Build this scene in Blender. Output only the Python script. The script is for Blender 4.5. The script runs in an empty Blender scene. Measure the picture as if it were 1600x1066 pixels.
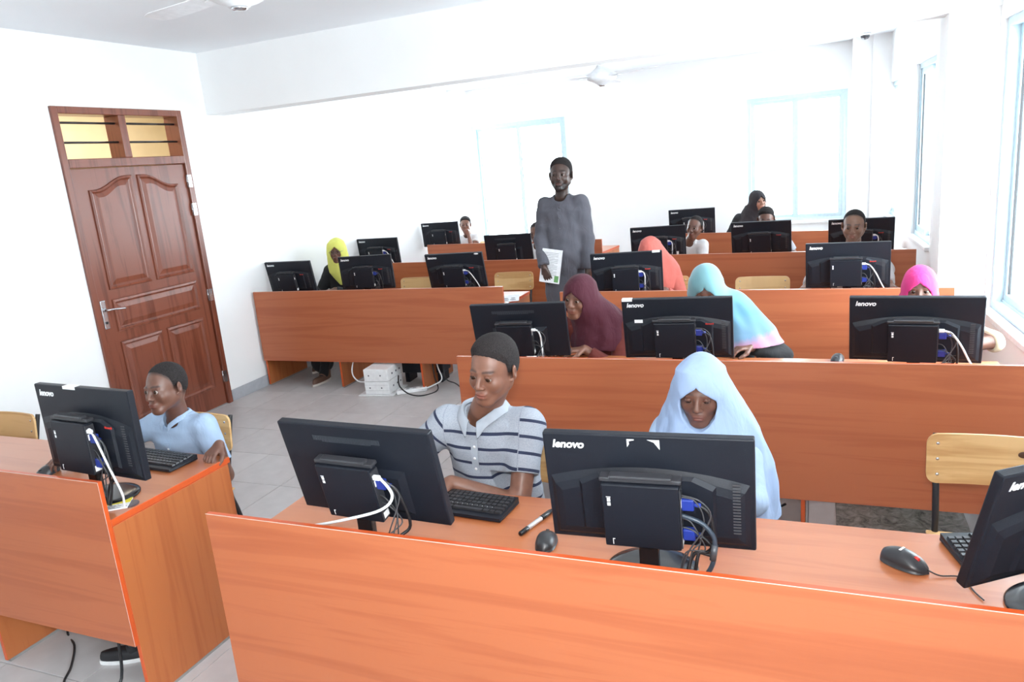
import bpy, bmesh, math, random
import numpy as np
from mathutils import Vector, Matrix
random.seed(7)
PI = math.pi
def R(d): return math.radians(d)
scene = bpy.context.scene
C = scene.collection

# ---------------------------------------------------------------- camera, sky, light, exposure
YAW, PIT, ROL, FPX, CAMH = -0.39964883, -0.23385638, -0.08922464, 1168.98, 1.85
cy_, sy_, cp_, sp_ = math.cos(YAW), math.sin(YAW), math.cos(PIT), math.sin(PIT)
fw = Vector((sy_*cp_, cy_*cp_, sp_)); rt = Vector((cy_, -sy_, 0)); up = rt.cross(fw)
rt2 = rt*math.cos(ROL) + up*math.sin(ROL); up2 = -rt*math.sin(ROL) + up*math.cos(ROL)
cam_d = bpy.data.cameras.new('camera'); cam = bpy.data.objects.new('camera', cam_d); C.objects.link(cam)
mw = Matrix((rt2, up2, -fw)).transposed().to_4x4(); mw.translation = (0, 0, CAMH); cam.matrix_world = mw
cam_d.sensor_width = 36; cam_d.lens = FPX/1600*36; cam_d.clip_start = 0.02
scene.camera = cam

world = bpy.data.worlds.new('sky'); scene.world = world; world.use_nodes = True
bg = world.node_tree.nodes['Background']; bg.inputs[0].default_value = (0.87, 0.945, 1.0, 1); bg.inputs[1].default_value = 16.0

vs = scene.view_settings; vs.view_transform = 'Standard'; vs.look = 'None'; vs.gamma = 1; vs.use_curve_mapping = False
vs.exposure = 0.35

def area(name, loc, look, sx, sy, energy, col=(1, 1, 1), portal=False, disk=False):
    l = bpy.data.lights.new(name, 'AREA'); l.shape = 'DISK' if disk else 'RECTANGLE'; l.size = sx; l.size_y = sy
    l.energy = energy; l.color = col
    if portal: l.cycles.is_portal = True
    o = bpy.data.objects.new(name, l); C.objects.link(o); o.location = loc
    o.rotation_euler = Vector(look).to_track_quat('-Z', 'Y').to_euler(); return o
# the photographer's flash, just above the lens
area('camera_flash', (0.02, -0.06, CAMH+0.16), (fw.x, fw.y, fw.z+0.30), 0.10, 0.10, 38, (1, 0.97, 0.94), disk=True)

# ---------------------------------------------------------------- materials
MATS = {}
def new_mat(name):
    m = bpy.data.materials.new(name); m.use_nodes = True
    return m, m.node_tree.nodes, m.node_tree.links, m.node_tree.nodes['Principled BSDF']
def tex(nt, kind, coord='Object', scale=(1, 1, 1), **kw):
    n, l = nt.nodes, nt.links
    tc = n.new('ShaderNodeTexCoord'); mp = n.new('ShaderNodeMapping'); mp.inputs['Scale'].default_value = scale
    l.new(tc.outputs[coord], mp.inputs[0]); t = n.new(kind); l.new(mp.outputs[0], t.inputs['Vector'])
    for k, v in kw.items():
        if k in t.inputs: t.inputs[k].default_value = v
        else: setattr(t, k, v)
    return t, mp
def ramp(nt, src, stops):
    r = nt.nodes.new('ShaderNodeValToRGB'); nt.links.new(src, r.inputs[0])
    el = r.color_ramp.elements
    while len(el) < len(stops): el.new(0.5)
    for e, (p, c) in zip(el, stops): e.position = p; e.color = (*c, 1)
    return r
def bump(nt, src, bsdf, strength, dist=0.002):
    b = nt.nodes.new('ShaderNodeBump'); b.inputs['Strength'].default_value = strength; b.inputs['Distance'].default_value = dist
    nt.links.new(src, b.inputs['Height']); nt.links.new(b.outputs[0], bsdf.inputs['Normal'])
def plain(name, col, rough=0.5, metal=0.0, var=0.06, nscale=30, bstr=0.0, coat=0.0, spec=0.5, sheen=0.0):
    if name in MATS: return MATS[name]
    m, n, l, b = new_mat(name)
    t, _ = tex(m.node_tree, 'ShaderNodeTexNoise', scale=(1, 1, 1), Scale=nscale, Detail=3)
    a = tuple(min(1, c*(1-var)) for c in col); z = tuple(min(1, c*(1+var)) for c in col)
    r = ramp(m.node_tree, t.outputs[0], [(0.3, a), (0.7, z)]); l.new(r.outputs[0], b.inputs['Base Color'])
    b.inputs['Roughness'].default_value = rough; b.inputs['Metallic'].default_value = metal
    b.inputs['Coat Weight'].default_value = coat; b.inputs['Coat Roughness'].default_value = 0.15
    b.inputs['Specular IOR Level'].default_value = spec
    if sheen: b.inputs['Sheen Weight'].default_value = sheen
    if bstr: bump(m.node_tree, t.outputs[0], b, bstr)
    MATS[name] = m; return m
def wood(name, c1, c2, c3, axis='x', rough=0.38, fine=0.5, coat=0.0, crough=0.2):
    if name in MATS: return MATS[name]
    m, n, l, b = new_mat(name); nt = m.node_tree
    s1 = {'x': (0.45, 6, 10), 'z': (10, 10, 0.45)}[axis]; s2 = {'x': (3, 90, 90), 'z': (90, 90, 3)}[axis]
    oi = n.new('ShaderNodeObjectInfo')
    t1, mp = tex(nt, 'ShaderNodeTexNoise', scale=s1, Scale=1.0, Detail=5, Roughness=0.55, Distortion=0.9)
    t2, mp2 = tex(nt, 'ShaderNodeTexNoise', scale=s2, Scale=1.0, Detail=2)
    mul = n.new('ShaderNodeVectorMath'); mul.operation = 'SCALE'; mul.inputs[0].default_value = (7, 3, 5)
    l.new(oi.outputs['Random'], mul.inputs['Scale']); l.new(mul.outputs[0], mp.inputs['Location'])
    w = n.new('ShaderNodeMath'); w.operation = 'MULTIPLY'; w.inputs[1].default_value = 6.0; l.new(t1.outputs[0], w.inputs[0])
    sn = n.new('ShaderNodeMath'); sn.operation = 'PINGPONG'; sn.inputs[1].default_value = 1.0; l.new(w.outputs[0], sn.inputs[0])
    ad = n.new('ShaderNodeMath'); ad.operation = 'MULTIPLY_ADD'; l.new(t2.outputs[0], ad.inputs[0]); ad.inputs[1].default_value = fine
    l.new(sn.outputs[0], ad.inputs[2])
    r = ramp(nt, ad.outputs[0], [(0.15, c1), (0.7, c2), (1.3, c3)])
    r.color_ramp.elements[2].position = 1.0
    l.new(r.outputs[0], b.inputs['Base Color'])
    b.inputs['Roughness'].default_value = rough; b.inputs['Coat Weight'].default_value = coat; b.inputs['Coat Roughness'].default_value = crough
    bump(nt, t2.outputs[0], b, 0.08, 0.001)
    MATS[name] = m; return m
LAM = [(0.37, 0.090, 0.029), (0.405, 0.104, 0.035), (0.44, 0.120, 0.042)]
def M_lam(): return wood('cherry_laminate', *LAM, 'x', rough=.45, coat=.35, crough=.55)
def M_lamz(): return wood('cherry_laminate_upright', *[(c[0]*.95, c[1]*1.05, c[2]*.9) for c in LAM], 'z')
def M_top(): return wood('cherry_laminate_top_sky_pale', *[(min(1, c[0]*1.1), c[1]*1.35, c[2]*1.5) for c in LAM], 'x', rough=0.28, coat=0.25)  # paler than the fronts: sky reflection mixed into the base colour
def M_edge(): return plain('orange_edge_banding', (0.55, 0.085, 0.018), 0.32)
def M_white(): return plain('white_wall_paint', (0.90, 0.90, 0.895), 0.75, var=0.012, nscale=3, bstr=0.02)
def M_ceil(): return plain('white_ceiling_paint', (0.88, 0.90, 0.93), 0.85, var=0.01, nscale=2)
def M_black(): return plain('matt_black_plastic', (0.010, 0.012, 0.018), 0.42, var=0.15, nscale=500, bstr=0.15, spec=.28)
def M_gloss(): return plain('gloss_black_plastic', (0.010, 0.010, 0.012), 0.16)
def M_cable(): return plain('black_rubber', (0.012, 0.012, 0.014), 0.45)
def M_wcable(): return plain('white_rubber', (0.78, 0.79, 0.80), 0.4)
def M_blue(): return plain('blue_plug_plastic', (0.015, 0.035, 0.24), 0.35)
def M_print(): return plain('white_print', (0.85, 0.85, 0.85), 0.5)
def M_red(): return plain('red_print', (0.6, 0.03, 0.02), 0.5)
def M_steel(): return plain('brushed_steel', (0.62, 0.63, 0.65), 0.25, metal=1.0)
def M_alu(): return plain('pale_blue_aluminium', (0.55, 0.68, 0.74), 0.35, metal=0.15)
def M_ply(): return wood('light_plywood', (0.50, 0.27, 0.10), (0.60, 0.36, 0.15), (0.68, 0.44, 0.20), 'x', rough=0.45, fine=0.6)
def M_tube(): return plain('black_steel_tube', (0.015, 0.015, 0.018), 0.35)
def M_door(): return wood('dark_red_hardwood', (0.115, 0.028, 0.014), (0.165, 0.042, 0.021), (0.215, 0.062, 0.034), 'z', rough=0.3, fine=0.7, coat=0.3)
def M_glass():
    if 'glass' in MATS: return MATS['glass']
    m = bpy.data.materials.new('window_glass'); m.use_nodes = True; n, l = m.node_tree.nodes, m.node_tree.links; n.clear()
    o = n.new('ShaderNodeOutputMaterial'); mx = n.new('ShaderNodeMixShader'); tr = n.new('ShaderNodeBsdfTransparent'); g = n.new('ShaderNodeBsdfGlossy')
    tr.inputs[0].default_value = (0.96, 0.985, 0.99, 1); g.inputs['Roughness'].default_value = 0.02
    lw = n.new('ShaderNodeLayerWeight'); pw = n.new('ShaderNodeMath'); pw.operation = 'POWER'; pw.inputs[1].default_value = 5
    f = n.new('ShaderNodeMath'); f.operation = 'MULTIPLY_ADD'; f.inputs[1].default_value = .5; f.inputs[2].default_value = .03
    lw.inputs[0].default_value = .5; l.new(lw.outputs['Facing'], pw.inputs[0]); l.new(pw.outputs[0], f.inputs[0])
    l.new(f.outputs[0], mx.inputs[0]); l.new(tr.outputs[0], mx.inputs[1]); l.new(g.outputs[0], mx.inputs[2]); l.new(mx.outputs[0], o.inputs[0])
    MATS['glass'] = m; return m
def cloth(name, col, rough=0.85, var=0.05, bstr=0.25, sheen=0.03):
    if name in MATS: return MATS[name]
    m, n, l, b = new_mat(name); nt = m.node_tree
    t, _ = tex(nt, 'ShaderNodeTexNoise', scale=(1, 1, 1), Scale=14, Detail=4)
    w, _ = tex(nt, 'ShaderNodeTexNoise', scale=(1, 1, 1), Scale=420, Detail=1)
    r = ramp(nt, t.outputs[0], [(0.3, tuple(c*(1-var) for c in col)), (0.7, tuple(min(1, c*(1+var)) for c in col))])
    l.new(r.outputs[0], b.inputs['Base Color']); b.inputs['Roughness'].default_value = rough; b.inputs['Sheen Weight'].default_value = sheen
    bump(nt, w.outputs[0], b, bstr, 0.001)
    f, _ = tex(nt, 'ShaderNodeTexNoise', scale=(1.6, 1.6, .8), Scale=9, Detail=3, Distortion=1.2)
    b1_ = [x for x in n if x.bl_idname == 'ShaderNodeBump'][0]; b2_ = n.new('ShaderNodeBump'); b2_.inputs['Strength'].default_value = .55; b2_.inputs['Distance'].default_value = .014
    l.new(f.outputs[0], b2_.inputs['Height']); l.new(b2_.outputs[0], b1_.inputs['Normal']); MATS[name] = m; return m
def skin_mat(tone):
    key = 'skin_%d_%d_%d' % tuple(int(c*1000) for c in tone)
    if key in MATS: return MATS[key]
    m, n, l, b = new_mat('skin'); nt = m.node_tree
    at = n.new('ShaderNodeAttribute'); at.attribute_name = 'tint'
    t, _ = tex(nt, 'ShaderNodeTexNoise', scale=(1, 1, 1), Scale=38, Detail=4)
    r = ramp(nt, t.outputs[0], [(0.3, tuple(c*0.9 for c in tone)), (0.7, tuple(c*1.1 for c in tone))])
    mx = n.new('ShaderNodeMix'); mx.data_type = 'RGBA'; mx.blend_type = 'MULTIPLY'; mx.inputs[0].default_value = 1
    l.new(r.outputs[0], mx.inputs[6]); l.new(at.outputs['Color'], mx.inputs[7]); l.new(mx.outputs[2], b.inputs['Base Color'])
    b.inputs['Roughness'].default_value = 0.42; b.inputs['Subsurface Weight'].default_value = 0.12
    b.inputs['Subsurface Radius'].default_value = (0.6, 0.25, 0.12); b.inputs['Subsurface Scale'].default_value = 0.01
    MATS[key] = m; return m
def hair_mat():
    return plain('short_black_hair', (0.024, 0.020, 0.020), 0.85, var=0.6, nscale=300, bstr=0.9, spec=.2)

# ---------------------------------------------------------------- mesh helpers
class MB:
    def __init__(s): s.v = []; s.f = []; s.m = []; s.sm = []
    def add(s, vs, fs, mi=0, sm=False, T=None):
        o = len(s.v)
        if T is not None and T.determinant() < 0: fs = [tuple(f)[::-1] for f in fs]
        s.v += [tuple(T @ Vector(p)) if T else tuple(p) for p in vs]
        s.f += [tuple(i+o for i in f) for f in fs]; s.m += [mi]*len(fs); s.sm += [sm]*len(fs); return s
    def box(s, a, b, mi=0, T=None, edge=None):
        (x0, y0, z0), (x1, y1, z1) = a, b
        v = [(x0,y0,z0),(x1,y0,z0),(x1,y1,z0),(x0,y1,z0),(x0,y0,z1),(x1,y0,z1),(x1,y1,z1),(x0,y1,z1)]
        f = [(0,3,2,1),(4,5,6,7),(0,1,5,4),(2,3,7,6),(1,2,6,5),(3,0,4,7)]
        s.add(v, f, mi, False, T)
        if edge is not None:     # the faces across the two longer axes keep mi, the thin ones take the edge material
            d = [x1-x0, y1-y0, z1-z0]; k = d.index(min(d)); main = {0: (4, 5), 1: (2, 3), 2: (0, 1)}[k]
            for j in range(6):
                if j not in main: s.m[len(s.m)-6+j] = edge
        return s
    def rbox(s, a, b, r, mi=0, T=None, seg=2, edge=None):
        bm = bmesh.new(); bmesh.ops.create_cube(bm, size=1)
        for v in bm.verts:
            v.co = Vector([a[i] + (v.co[i]+.5)*(b[i]-a[i]) for i in range(3)])
        bmesh.ops.bevel(bm, geom=bm.edges[:], offset=r, segments=seg, affect='EDGES', profile=0.5)
        bm.verts.index_update(); d = [b[i]-a[i] for i in range(3)]; k = d.index(min(d))
        for f in bm.faces:
            mm = mi if (edge is None or abs(f.normal[k]) > .9) else edge
            s.add([v.co for v in f.verts], [tuple(range(len(f.verts)))], mm, False, T)
        bm.free(); return s
    def tube(s, pts, r, n=8, mi=0, T=None, smooth=True, taper=None, cap=True):
        P = [Vector(p) for p in pts]
        if smooth and len(P) > 2:
            Q = []
            for i in range(len(P)-1):
                p0 = P[max(0, i-1)]; p1 = P[i]; p2 = P[i+1]; p3 = P[min(len(P)-1, i+2)]
                for k in range(6):
                    t = k/6; Q.append(0.5*((2*p1)+(p2-p0)*t+(2*p0-5*p1+4*p2-p3)*t*t+(3*p1-p0-3*p2+p3)*t**3))
            Q.append(P[-1]); P = Q
        vs, fs = [], []; pu = None
        for i, p in enumerate(P):
            d = (P[min(i+1, len(P)-1)]-P[max(i-1, 0)]).normalized()
            if pu is None: pu = d.orthogonal().normalized()
            u = (pu - d*pu.dot(d)); u = u.normalized() if u.length > 1e-6 else d.orthogonal().normalized(); pu = u; w = d.cross(u)
            rr = r if taper is None else r*(taper[0]+(taper[1]-taper[0])*i/(len(P)-1))
            for k in range(n): vs.append(p + (u*math.cos(2*PI*k/n)+w*math.sin(2*PI*k/n))*rr)
        for i in range(len(P)-1):
            for k in range(n): a = i*n+k; b = i*n+(k+1) % n; fs.append((a, b, b+n, a+n))
        if cap: fs.append(tuple(range(n))[::-1]); fs.append(tuple(range((len(P)-1)*n, len(P)*n)))
        return s.add(vs, fs, mi, True, T)
    def lathe(s, prof, n=24, mi=0, T=None, sx=1, sy=1):
        vs = [(r*math.cos(2*PI*k/n)*sx, r*math.sin(2*PI*k/n)*sy, z) for r, z in prof for k in range(n)]
        fs = [(i*n+k, i*n+(k+1) % n, (i+1)*n+(k+1) % n, (i+1)*n+k) for i in range(len(prof)-1) for k in range(n)]
        fs.append(tuple(range(n))[::-1]); fs.append(tuple(range((len(prof)-1)*n, len(prof)*n)))
        return s.add(vs, fs, mi, True, T)
    def prism(s, out, z0, z1, mi=0, T=None, sm=False):
        n = len(out); vs = [(x, y, z0) for x, y in out]+[(x, y, z1) for x, y in out]
        fs = [tuple(range(n))[::-1], tuple(range(n, 2*n))]+[(i, (i+1) % n, n+(i+1) % n, n+i) for i in range(n)]
        return s.add(vs, fs, mi, sm, T)
    def relief(s, rings, mi=0, T=None):      # rings: list of (outline, height), last one filled
        n = len(rings[0][0]); vs = [(x, y, h) for o, h in rings for x, y in o]; fs = []
        for r in range(len(rings)-1):
            for i in range(n): fs.append((r*n+i, r*n+(i+1) % n, (r+1)*n+(i+1) % n, (r+1)*n+i))
        fs.append(tuple(range((len(rings)-1)*n, len(rings)*n))); return s.add(vs, fs, mi, False, T)
def obj(name, mb, mats, parent=None, label=None, cat=None, group=None, kind=None, loc=None, rot=None, auto=35):
    if isinstance(mb, MB):
        me = bpy.data.meshes.new(name); me.from_pydata(mb.v, [], mb.f)
        for p, mi, sm in zip(me.polygons, mb.m, mb.sm): p.material_index = mi; p.use_smooth = sm
        for m in (mats if isinstance(mats, (list, tuple)) else [mats]): me.materials.append(m)
        me.update()
    else:
        me = mb
        if mats is not None and not me.materials: me.materials.append(mats)
    o = bpy.data.objects.new(name, me); C.objects.link(o)
    if parent: o.parent = parent
    if loc: o.location = loc
    if rot: o.rotation_euler = rot
    tag(o, label, cat, group, kind); return o
def tag(o, label=None, cat=None, group=None, kind=None):
    if label: o['label'] = label
    if cat: o['category'] = cat
    if group: o['group'] = group
    if kind: o['kind'] = kind
    return o
def thing(name, label, cat, loc=(0, 0, 0), rz=0, group=None):
    o = bpy.data.objects.new(name, None); C.objects.link(o); o.location = loc; o.rotation_euler = (0, 0, rz)
    o.empty_display_size = .1; return tag(o, label, cat, group)
def struct(name, mb, mats, parent=None):
    return obj(name, mb, mats, parent, kind=None if parent else 'structure')
def rotz(a, t=(0, 0, 0)): return Matrix.Translation(t) @ Matrix.Rotation(a, 4, 'Z')
def text_mesh(body, size, depth=0.0006, shear=0.25, bold=0.012):
    cu = bpy.data.curves.new('t', 'FONT'); cu.body = body; cu.size = size; cu.extrude = depth; cu.shear = shear; cu.offset = bold*size
    cu.align_x = 'LEFT'; o = bpy.data.objects.new('t', cu); C.objects.link(o)
    bpy.context.view_layer.update()
    me = bpy.data.meshes.new_from_object(o.evaluated_get(bpy.context.evaluated_depsgraph_get()))
    bpy.data.objects.remove(o); bpy.data.curves.remove(cu); me.materials.clear(); return me

# ---------------------------------------------------------------- the room
XL, YB, YF, ZC, ZF = -4.83, 10.3, -1.8, 2.96, 2.90
TW = 0.4415
# floor: screed with separate tiles
fl = struct('floor', MB().box((XL-.2, YF-.2, -.12), (1.5, YB+.2, -.006)), plain('grey_grout', (0.30, 0.29, 0.29), 0.9))
tm = MB().rbox((.002, .002, -.006), (TW-.002, TW-.002, 0), .0012, seg=1)
tile_m, _n, _l, _b = new_mat('grey_floor_tile')
_t, _ = tex(tile_m.node_tree, 'ShaderNodeTexNoise', scale=(1, 1, 1), Scale=9, Detail=5)
_oi = _n.new('ShaderNodeObjectInfo'); _a = _n.new('ShaderNodeMath'); _a.operation = 'MULTIPLY_ADD'; _a.inputs[1].default_value = .35
_l.new(_oi.outputs['Random'], _a.inputs[0]); _l.new(_t.outputs[0], _a.inputs[2])
_r = ramp(tile_m.node_tree, _a.outputs[0], [(0.3, (0.46, 0.43, 0.425)), (0.95, (0.56, 0.53, 0.52))]); _l.new(_r.outputs[0], _b.inputs['Base Color'])
_b.inputs['Roughness'].default_value = 0.42
first = None
x0, y0 = -3.13-TW*4, 3.46-TW*5
for j in range(21):
    for i in range(14):
        x, y = x0+i*TW, y0+j*TW
        if x > 1.0 or y > YB: continue
        if first is None: first = obj('floor_tile', tm, tile_m, fl, loc=(x, y, 0))
        else:
            o = first.copy(); C.objects.link(o); o.location = (x, y, 0)
# a darker mottled slab lying in the floor under the second right-hand row
sm, _n, _l, _b = new_mat('mottled_dark_stone')
_t, _ = tex(sm.node_tree, 'ShaderNodeTexNoise', scale=(1, 1, 1), Scale=14, Detail=7, Roughness=.7, Distortion=1.5)
_r = ramp(sm.node_tree, _t.outputs[0], [(0.35, (0.05, 0.04, 0.035)), (0.5, (0.20, 0.185, 0.16)), (0.68, (0.36, 0.34, 0.30))]); _l.new(_r.outputs[0], _b.inputs['Base Color'])
tag(obj('stone_slab', MB().rbox((.09, 3.42, 0.0005), (.66, 3.95, .012), .002), sm), 'mottled dark stone slab lying on the floor tiles under the second desk row', 'slab')

W = M_white()
def wall_with_holes(name, along, length, zt, holes, thick, T, mats=None):
    """wall in local coords: x = along, y from 0 (inner face) to thick (outer), holes = (a0,a1,z0,z1)"""
    mb = MB(); hs = sorted(holes); a = 0
    for (a0, a1, z0, z1) in hs:
        mb.box((a, 0, 0), (a0, thick, zt), T=T); mb.box((a0, 0, 0), (a1, thick, z0), T=T) if z0 > 0 else None
        mb.box((a0, 0, z1), (a1, thick, zt), T=T); a = a1
    mb.box((a, 0, 0), (length, thick, zt), T=T)
    return struct(name, mb, mats or W)
# left wall: local x = world y - YF, local y = outward (-x)
TL_ = Matrix(((0, -1, 0, XL), (1, 0, 0, YF), (0, 0, 1, 0), (0, 0, 0, 1)))
wall_with_holes('wall_left', 0, YB-YF+.2, 3.0, [(3.767-YF, 4.92-YF, 0, 2.49)], 0.16, TL_)
# right wall, slightly out of square
def wrx(y): return .95-.04*(y-5)
ar = math.atan(.04)
TR_ = Matrix.Translation((wrx(YF), YF, 0)) @ Matrix.Rotation(PI/2+ar, 4, 'Z') @ Matrix.Diagonal((1, -1, 1, 1))
RW = [(0.2, 2.4, .74, 2.39), (4.9, 7.02, .74, 2.39), (8.98, 10.0, .84, 2.40), (11.15, 11.95, .86, 2.36)]  # first opening is unseen, placed and sized to light the desk fronts
wall_with_holes('wall_right', 0, YB-YF+.2, 3.0, RW, 0.2, TR_)
# back wall
TB_ = Matrix.Translation((XL-.2, YB, 0))
BW = [(-4.70-XL+.2, -3.27-XL+.2, .66, 2.40), (-.86-XL+.2, .31-XL+.2, .80, 2.36)]
wall_with_holes('wall_back', 0, 6.2, 3.0, BW, 0.2, TB_)
struct('wall_front', MB().box((XL-.2, YF-.15, 0), (1.6, YF, 3.0)), W)
struct('ceiling', MB().box((XL-.2, YF-.2, ZC), (1.6, 5.3, ZC+.12)).box((XL-.2, 5.3, ZF), (1.6, YB+.2, ZF+.12)), M_ceil())
struct('trim_1', MB().box((XL, 5.22, 2.463), (.98, 5.44, ZC)), W)['label'] = 'white ceiling beam across the room'
struct('trim_2', MB().box((.685, 5.24, 0), (1.05, 5.58, ZC)), W)['label'] = 'white pillar at the right wall'
struct('trim_3', MB().box((.35, 10.02, 0), (.56, YB, ZF)).box((.56, 9.98, 0), (.9, YB, ZF)), W)['label'] = 'white pillar in the back corner'
struct('trim_4', MB().box((XL, 9.9, 0), (XL+.10, YB, ZF)), W)['label'] = 'white pillar in the left back corner'
gsk = plain('grey_skirting_tile', (0.42, 0.43, 0.46), 0.5)
struct('baseboard_left', MB().box((XL, 4.93, 0), (XL+.012, YB, .10)).box((XL, YF, 0), (XL+.012, 3.76, .10)), gsk)
struct('baseboard_back', MB().box((XL, YB-.012, 0), (.56, YB, .10)), gsk)

# windows: sliding aluminium, panes, in the local frame of their wall
def window(idx, T, a0, a1, z0, z1, n, mull=0.05, setback=.03):
    root = thing('window_%d' % idx, None, None); root['kind'] = 'structure'
    fr = MB(); w = .045
    for (p, q) in (((a0, setback, z0), (a1, setback+.1, z0+w)), ((a0, setback, z1-w), (a1, setback+.1, z1)), ((a0, setback, z0+w), (a0+w, setback+.1, z1-w)), ((a1-w, setback, z0+w), (a1, setback+.1, z1-w))):
        fr.box(p, q, T=T)
    fr.box((a0+w, setback+.045, z0+w), (a1-w, setback+.055, z0+w+.012), T=T)
    obj('window_frame', fr, M_alu(), root)
    obj('window_sill', MB().rbox((a0+.001, -.035, z0-.03), (a1-.001, setback-.001, z0+.006), .005, T=T), plain('white_sill', (.8, .8, .8), .5), root)
    sw = (a1-a0-2*w)/n
    for i in range(n):
        b0 = a0+w+i*sw-(.0 if i == 0 else .02); b1 = a0+w+(i+1)*sw; s = setback+(.012 if i % 2 else .055); m = mull
        sh = MB()
        for (p, q) in (((b0, s, z0+w), (b1, s+.032, z0+w+m)), ((b0, s, z1-w-m), (b1, s+.032, z1-w)), ((b0, s, z0+w+m), (b0+m, s+.032, z1-w-m)), ((b1-m, s, z0+w+m), (b1, s+.032, z1-w-m))):
            sh.box(p, q, T=T)
        so = obj('window_sash', sh, M_alu(), root)
        gk = MB()
        for (p, q) in (((b0+m, s-.001, z0+w+m), (b0+m+.005, s+.033, z1-w-m)), ((b1-m-.005, s-.001, z0+w+m), (b1-m, s+.033, z1-w-m))): gk.box((p[0], s+.008, p[2]), (q[0], s+.024, q[2]), T=T)
        obj('gasket', gk, M_cable(), so)
        obj('pane', MB().box((b0+m, s+.013, z0+w+m), (b1-m, s+.019, z1-w-m), T=T), M_glass(), so)
    # daylight portal at the opening
    c = T @ Vector(((a0+a1)/2, .19, (z0+z1)/2)); nrm = (T.to_3x3() @ Vector((0, -1, 0)))
    area('window_portal', c, nrm, a1-a0, z1-z0, 1, portal=True)
for k, (a0, a1, z0, z1) in enumerate(RW): window(k+1, TR_, a0, a1, z0, z1, [2, 3, 2, 2][k])
for k, (a0, a1, z0, z1) in enumerate(BW): window(k+5, TB_, a0, a1, z0, z1, 2, mull=.04)

# corridor seen through the transom
cor = plain('cream_corridor_paint', (0.82, 0.72, 0.52), 0.8, var=.05, nscale=4)
struct('wall_corridor', MB().box((-6.9, 2.0, 0), (-6.8, 7.2, 3.2)).box((-6.8, 7.1, 0), (-4.99, 7.2, 3.2)).box((-6.8, 2, 0), (-4.99, 2.1, 3.2)), cor)
co = struct('ceiling_corridor', MB().box((-6.8, 2.1, 3.0), (-4.99, 7.1, 3.1)), cor)
for k in range(9): obj('ceiling_panel', MB().rbox((-6.79, 2.14+k*.55, 2.975), (-5.0, 2.66+k*.55, 3.0), .006), plain('honey_ceiling_panel', (0.78, 0.62, 0.38), 0.6), co)
struct('floor_corridor', MB().box((-6.8, 2.1, -.1), (-4.99, 7.1, 0)), plain('corridor_floor', (.5, .45, .4), .6))
t = thing('added_corridor_lamp', 'added round white lamp for lighting the corridor beyond the door transom', 'lamp', (-5.9, 5.6, 2.97))  # invented fixture, goes with the added corridor area light
obj('lamp_shade', MB().lathe([(.001, -.09), (.10, -.07), (.15, -.03), (.15, 0)]), plain('opal_glass', (.9, .88, .8), .4), t)
area('added_corridor_light', (-5.9, 4.4, 2.85), (0, 0, -1), .8, 3.2, 50, (1, .92, .78))  # added fill so the corridor behind the transom is bright

# ---------------------------------------------------------------- the door
dm = M_door(); door = thing('door_1', None, None); door['kind'] = 'structure'
def TD(off=0): return Matrix(((0, 0, 1, XL+off), (1, 0, 0, 0), (0, 1, 0, 0), (0, 0, 0, 1)))   # local (y, z, out)
fr = MB()
for a, b in (((3.767, 0, -.13), (3.815, 2.49, .022)), ((4.868, 0, -.13), (4.92, 2.49, .022)), ((3.815, 2.44, -.13), (4.868, 2.49, .022)), ((3.815, 2.072, -.13), (4.868, 2.135, .022)), ((4.30, 2.135, -.13), (4.362, 2.44, .022))):
    fr.rbox(a, b, .004, T=TD(), seg=1)
obj('door_frame', fr, dm, door)
leaf = obj('door_leaf', MB().rbox((3.818, .008, -.045), (4.865, 2.069, .0), .003, T=TD(), seg=1), dm, door)
def outline(a0, a1, z0, zl, zr, hump=0):
    pts = [(a0, z0), (a1, z0)]
    if zl == zr: return pts+[(a1, zr), (a0, zl)]
    n = 14
    for i in range(n+1):
        t = i/n; y = a1+(a0-a1)*t; s = t if zl > zr else 1-t       # s: 0 at low side, 1 at high side
        e = 0 if s < .12 else (1 if s > .85 else (1-math.cos(PI*(s-.12)/.73))/2)
        lo, hi = min(zl, zr), max(zl, zr); pts.append((y, lo+(hi-lo)*e))
    return pts
def shrink(o, d):
    cx = (min(p[0] for p in o)+max(p[0] for p in o))/2; cz = (min(p[1] for p in o)+max(p[1] for p in o))/2
    wx = max(p[0] for p in o)-cx; wz = max(p[1] for p in o)-cz
    return [(cx+(x-cx)*(wx-d)/wx, cz+(z-cz)*(wz-d)/wz) for x, z in o]
for (a0, a1, z0, zl, zr) in ((3.955, 4.305, 1.215, 1.90, 1.985), (4.395, 4.745, 1.215, 1.985, 1.90), (3.955, 4.745, .90, 1.10, 1.10), (3.955, 4.305, .20, .78, .78), (4.395, 4.745, .20, .78, .78)):
    o = outline(a0, a1, z0, zl, zr)
    obj('door_panel', MB().relief([(shrink(o, -.022), 0.0), (shrink(o, -.018), .011), (shrink(o, -.002), .014), (shrink(o, .008), .003), (shrink(o, .014), -.006 + .007), (shrink(o, .05), .008), (shrink(o, .055), .008)], T=TD(.0005)), dm, leaf)
hd = MB().rbox((3.828, .92, 0), (3.872, 1.13, .008), .006, T=TD(.001))
obj('lock_plate', hd, M_steel(), leaf)
hl = MB().tube([(3.85, 1.06, .005), (3.85, 1.06, .04), (3.86, 1.06, .052), (3.90, 1.058, .055), (4.0, 1.045, .05)], .009, T=TD(), taper=(1.1, .7)); hl.lathe([(.014, 0), (.014, .01), (.008, .012)], 16, T=TD() @ Matrix.Translation((3.85, 1.06, .008)))
obj('door_handle', hl, M_steel(), leaf, label='chrome lever handle')
obj('lock_cylinder', MB().lathe([(.010, 0), (.010, .006), (.004, .007)], 12, T=TD() @ Matrix.Translation((3.85, .965, .008))), M_tube(), leaf)
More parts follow.
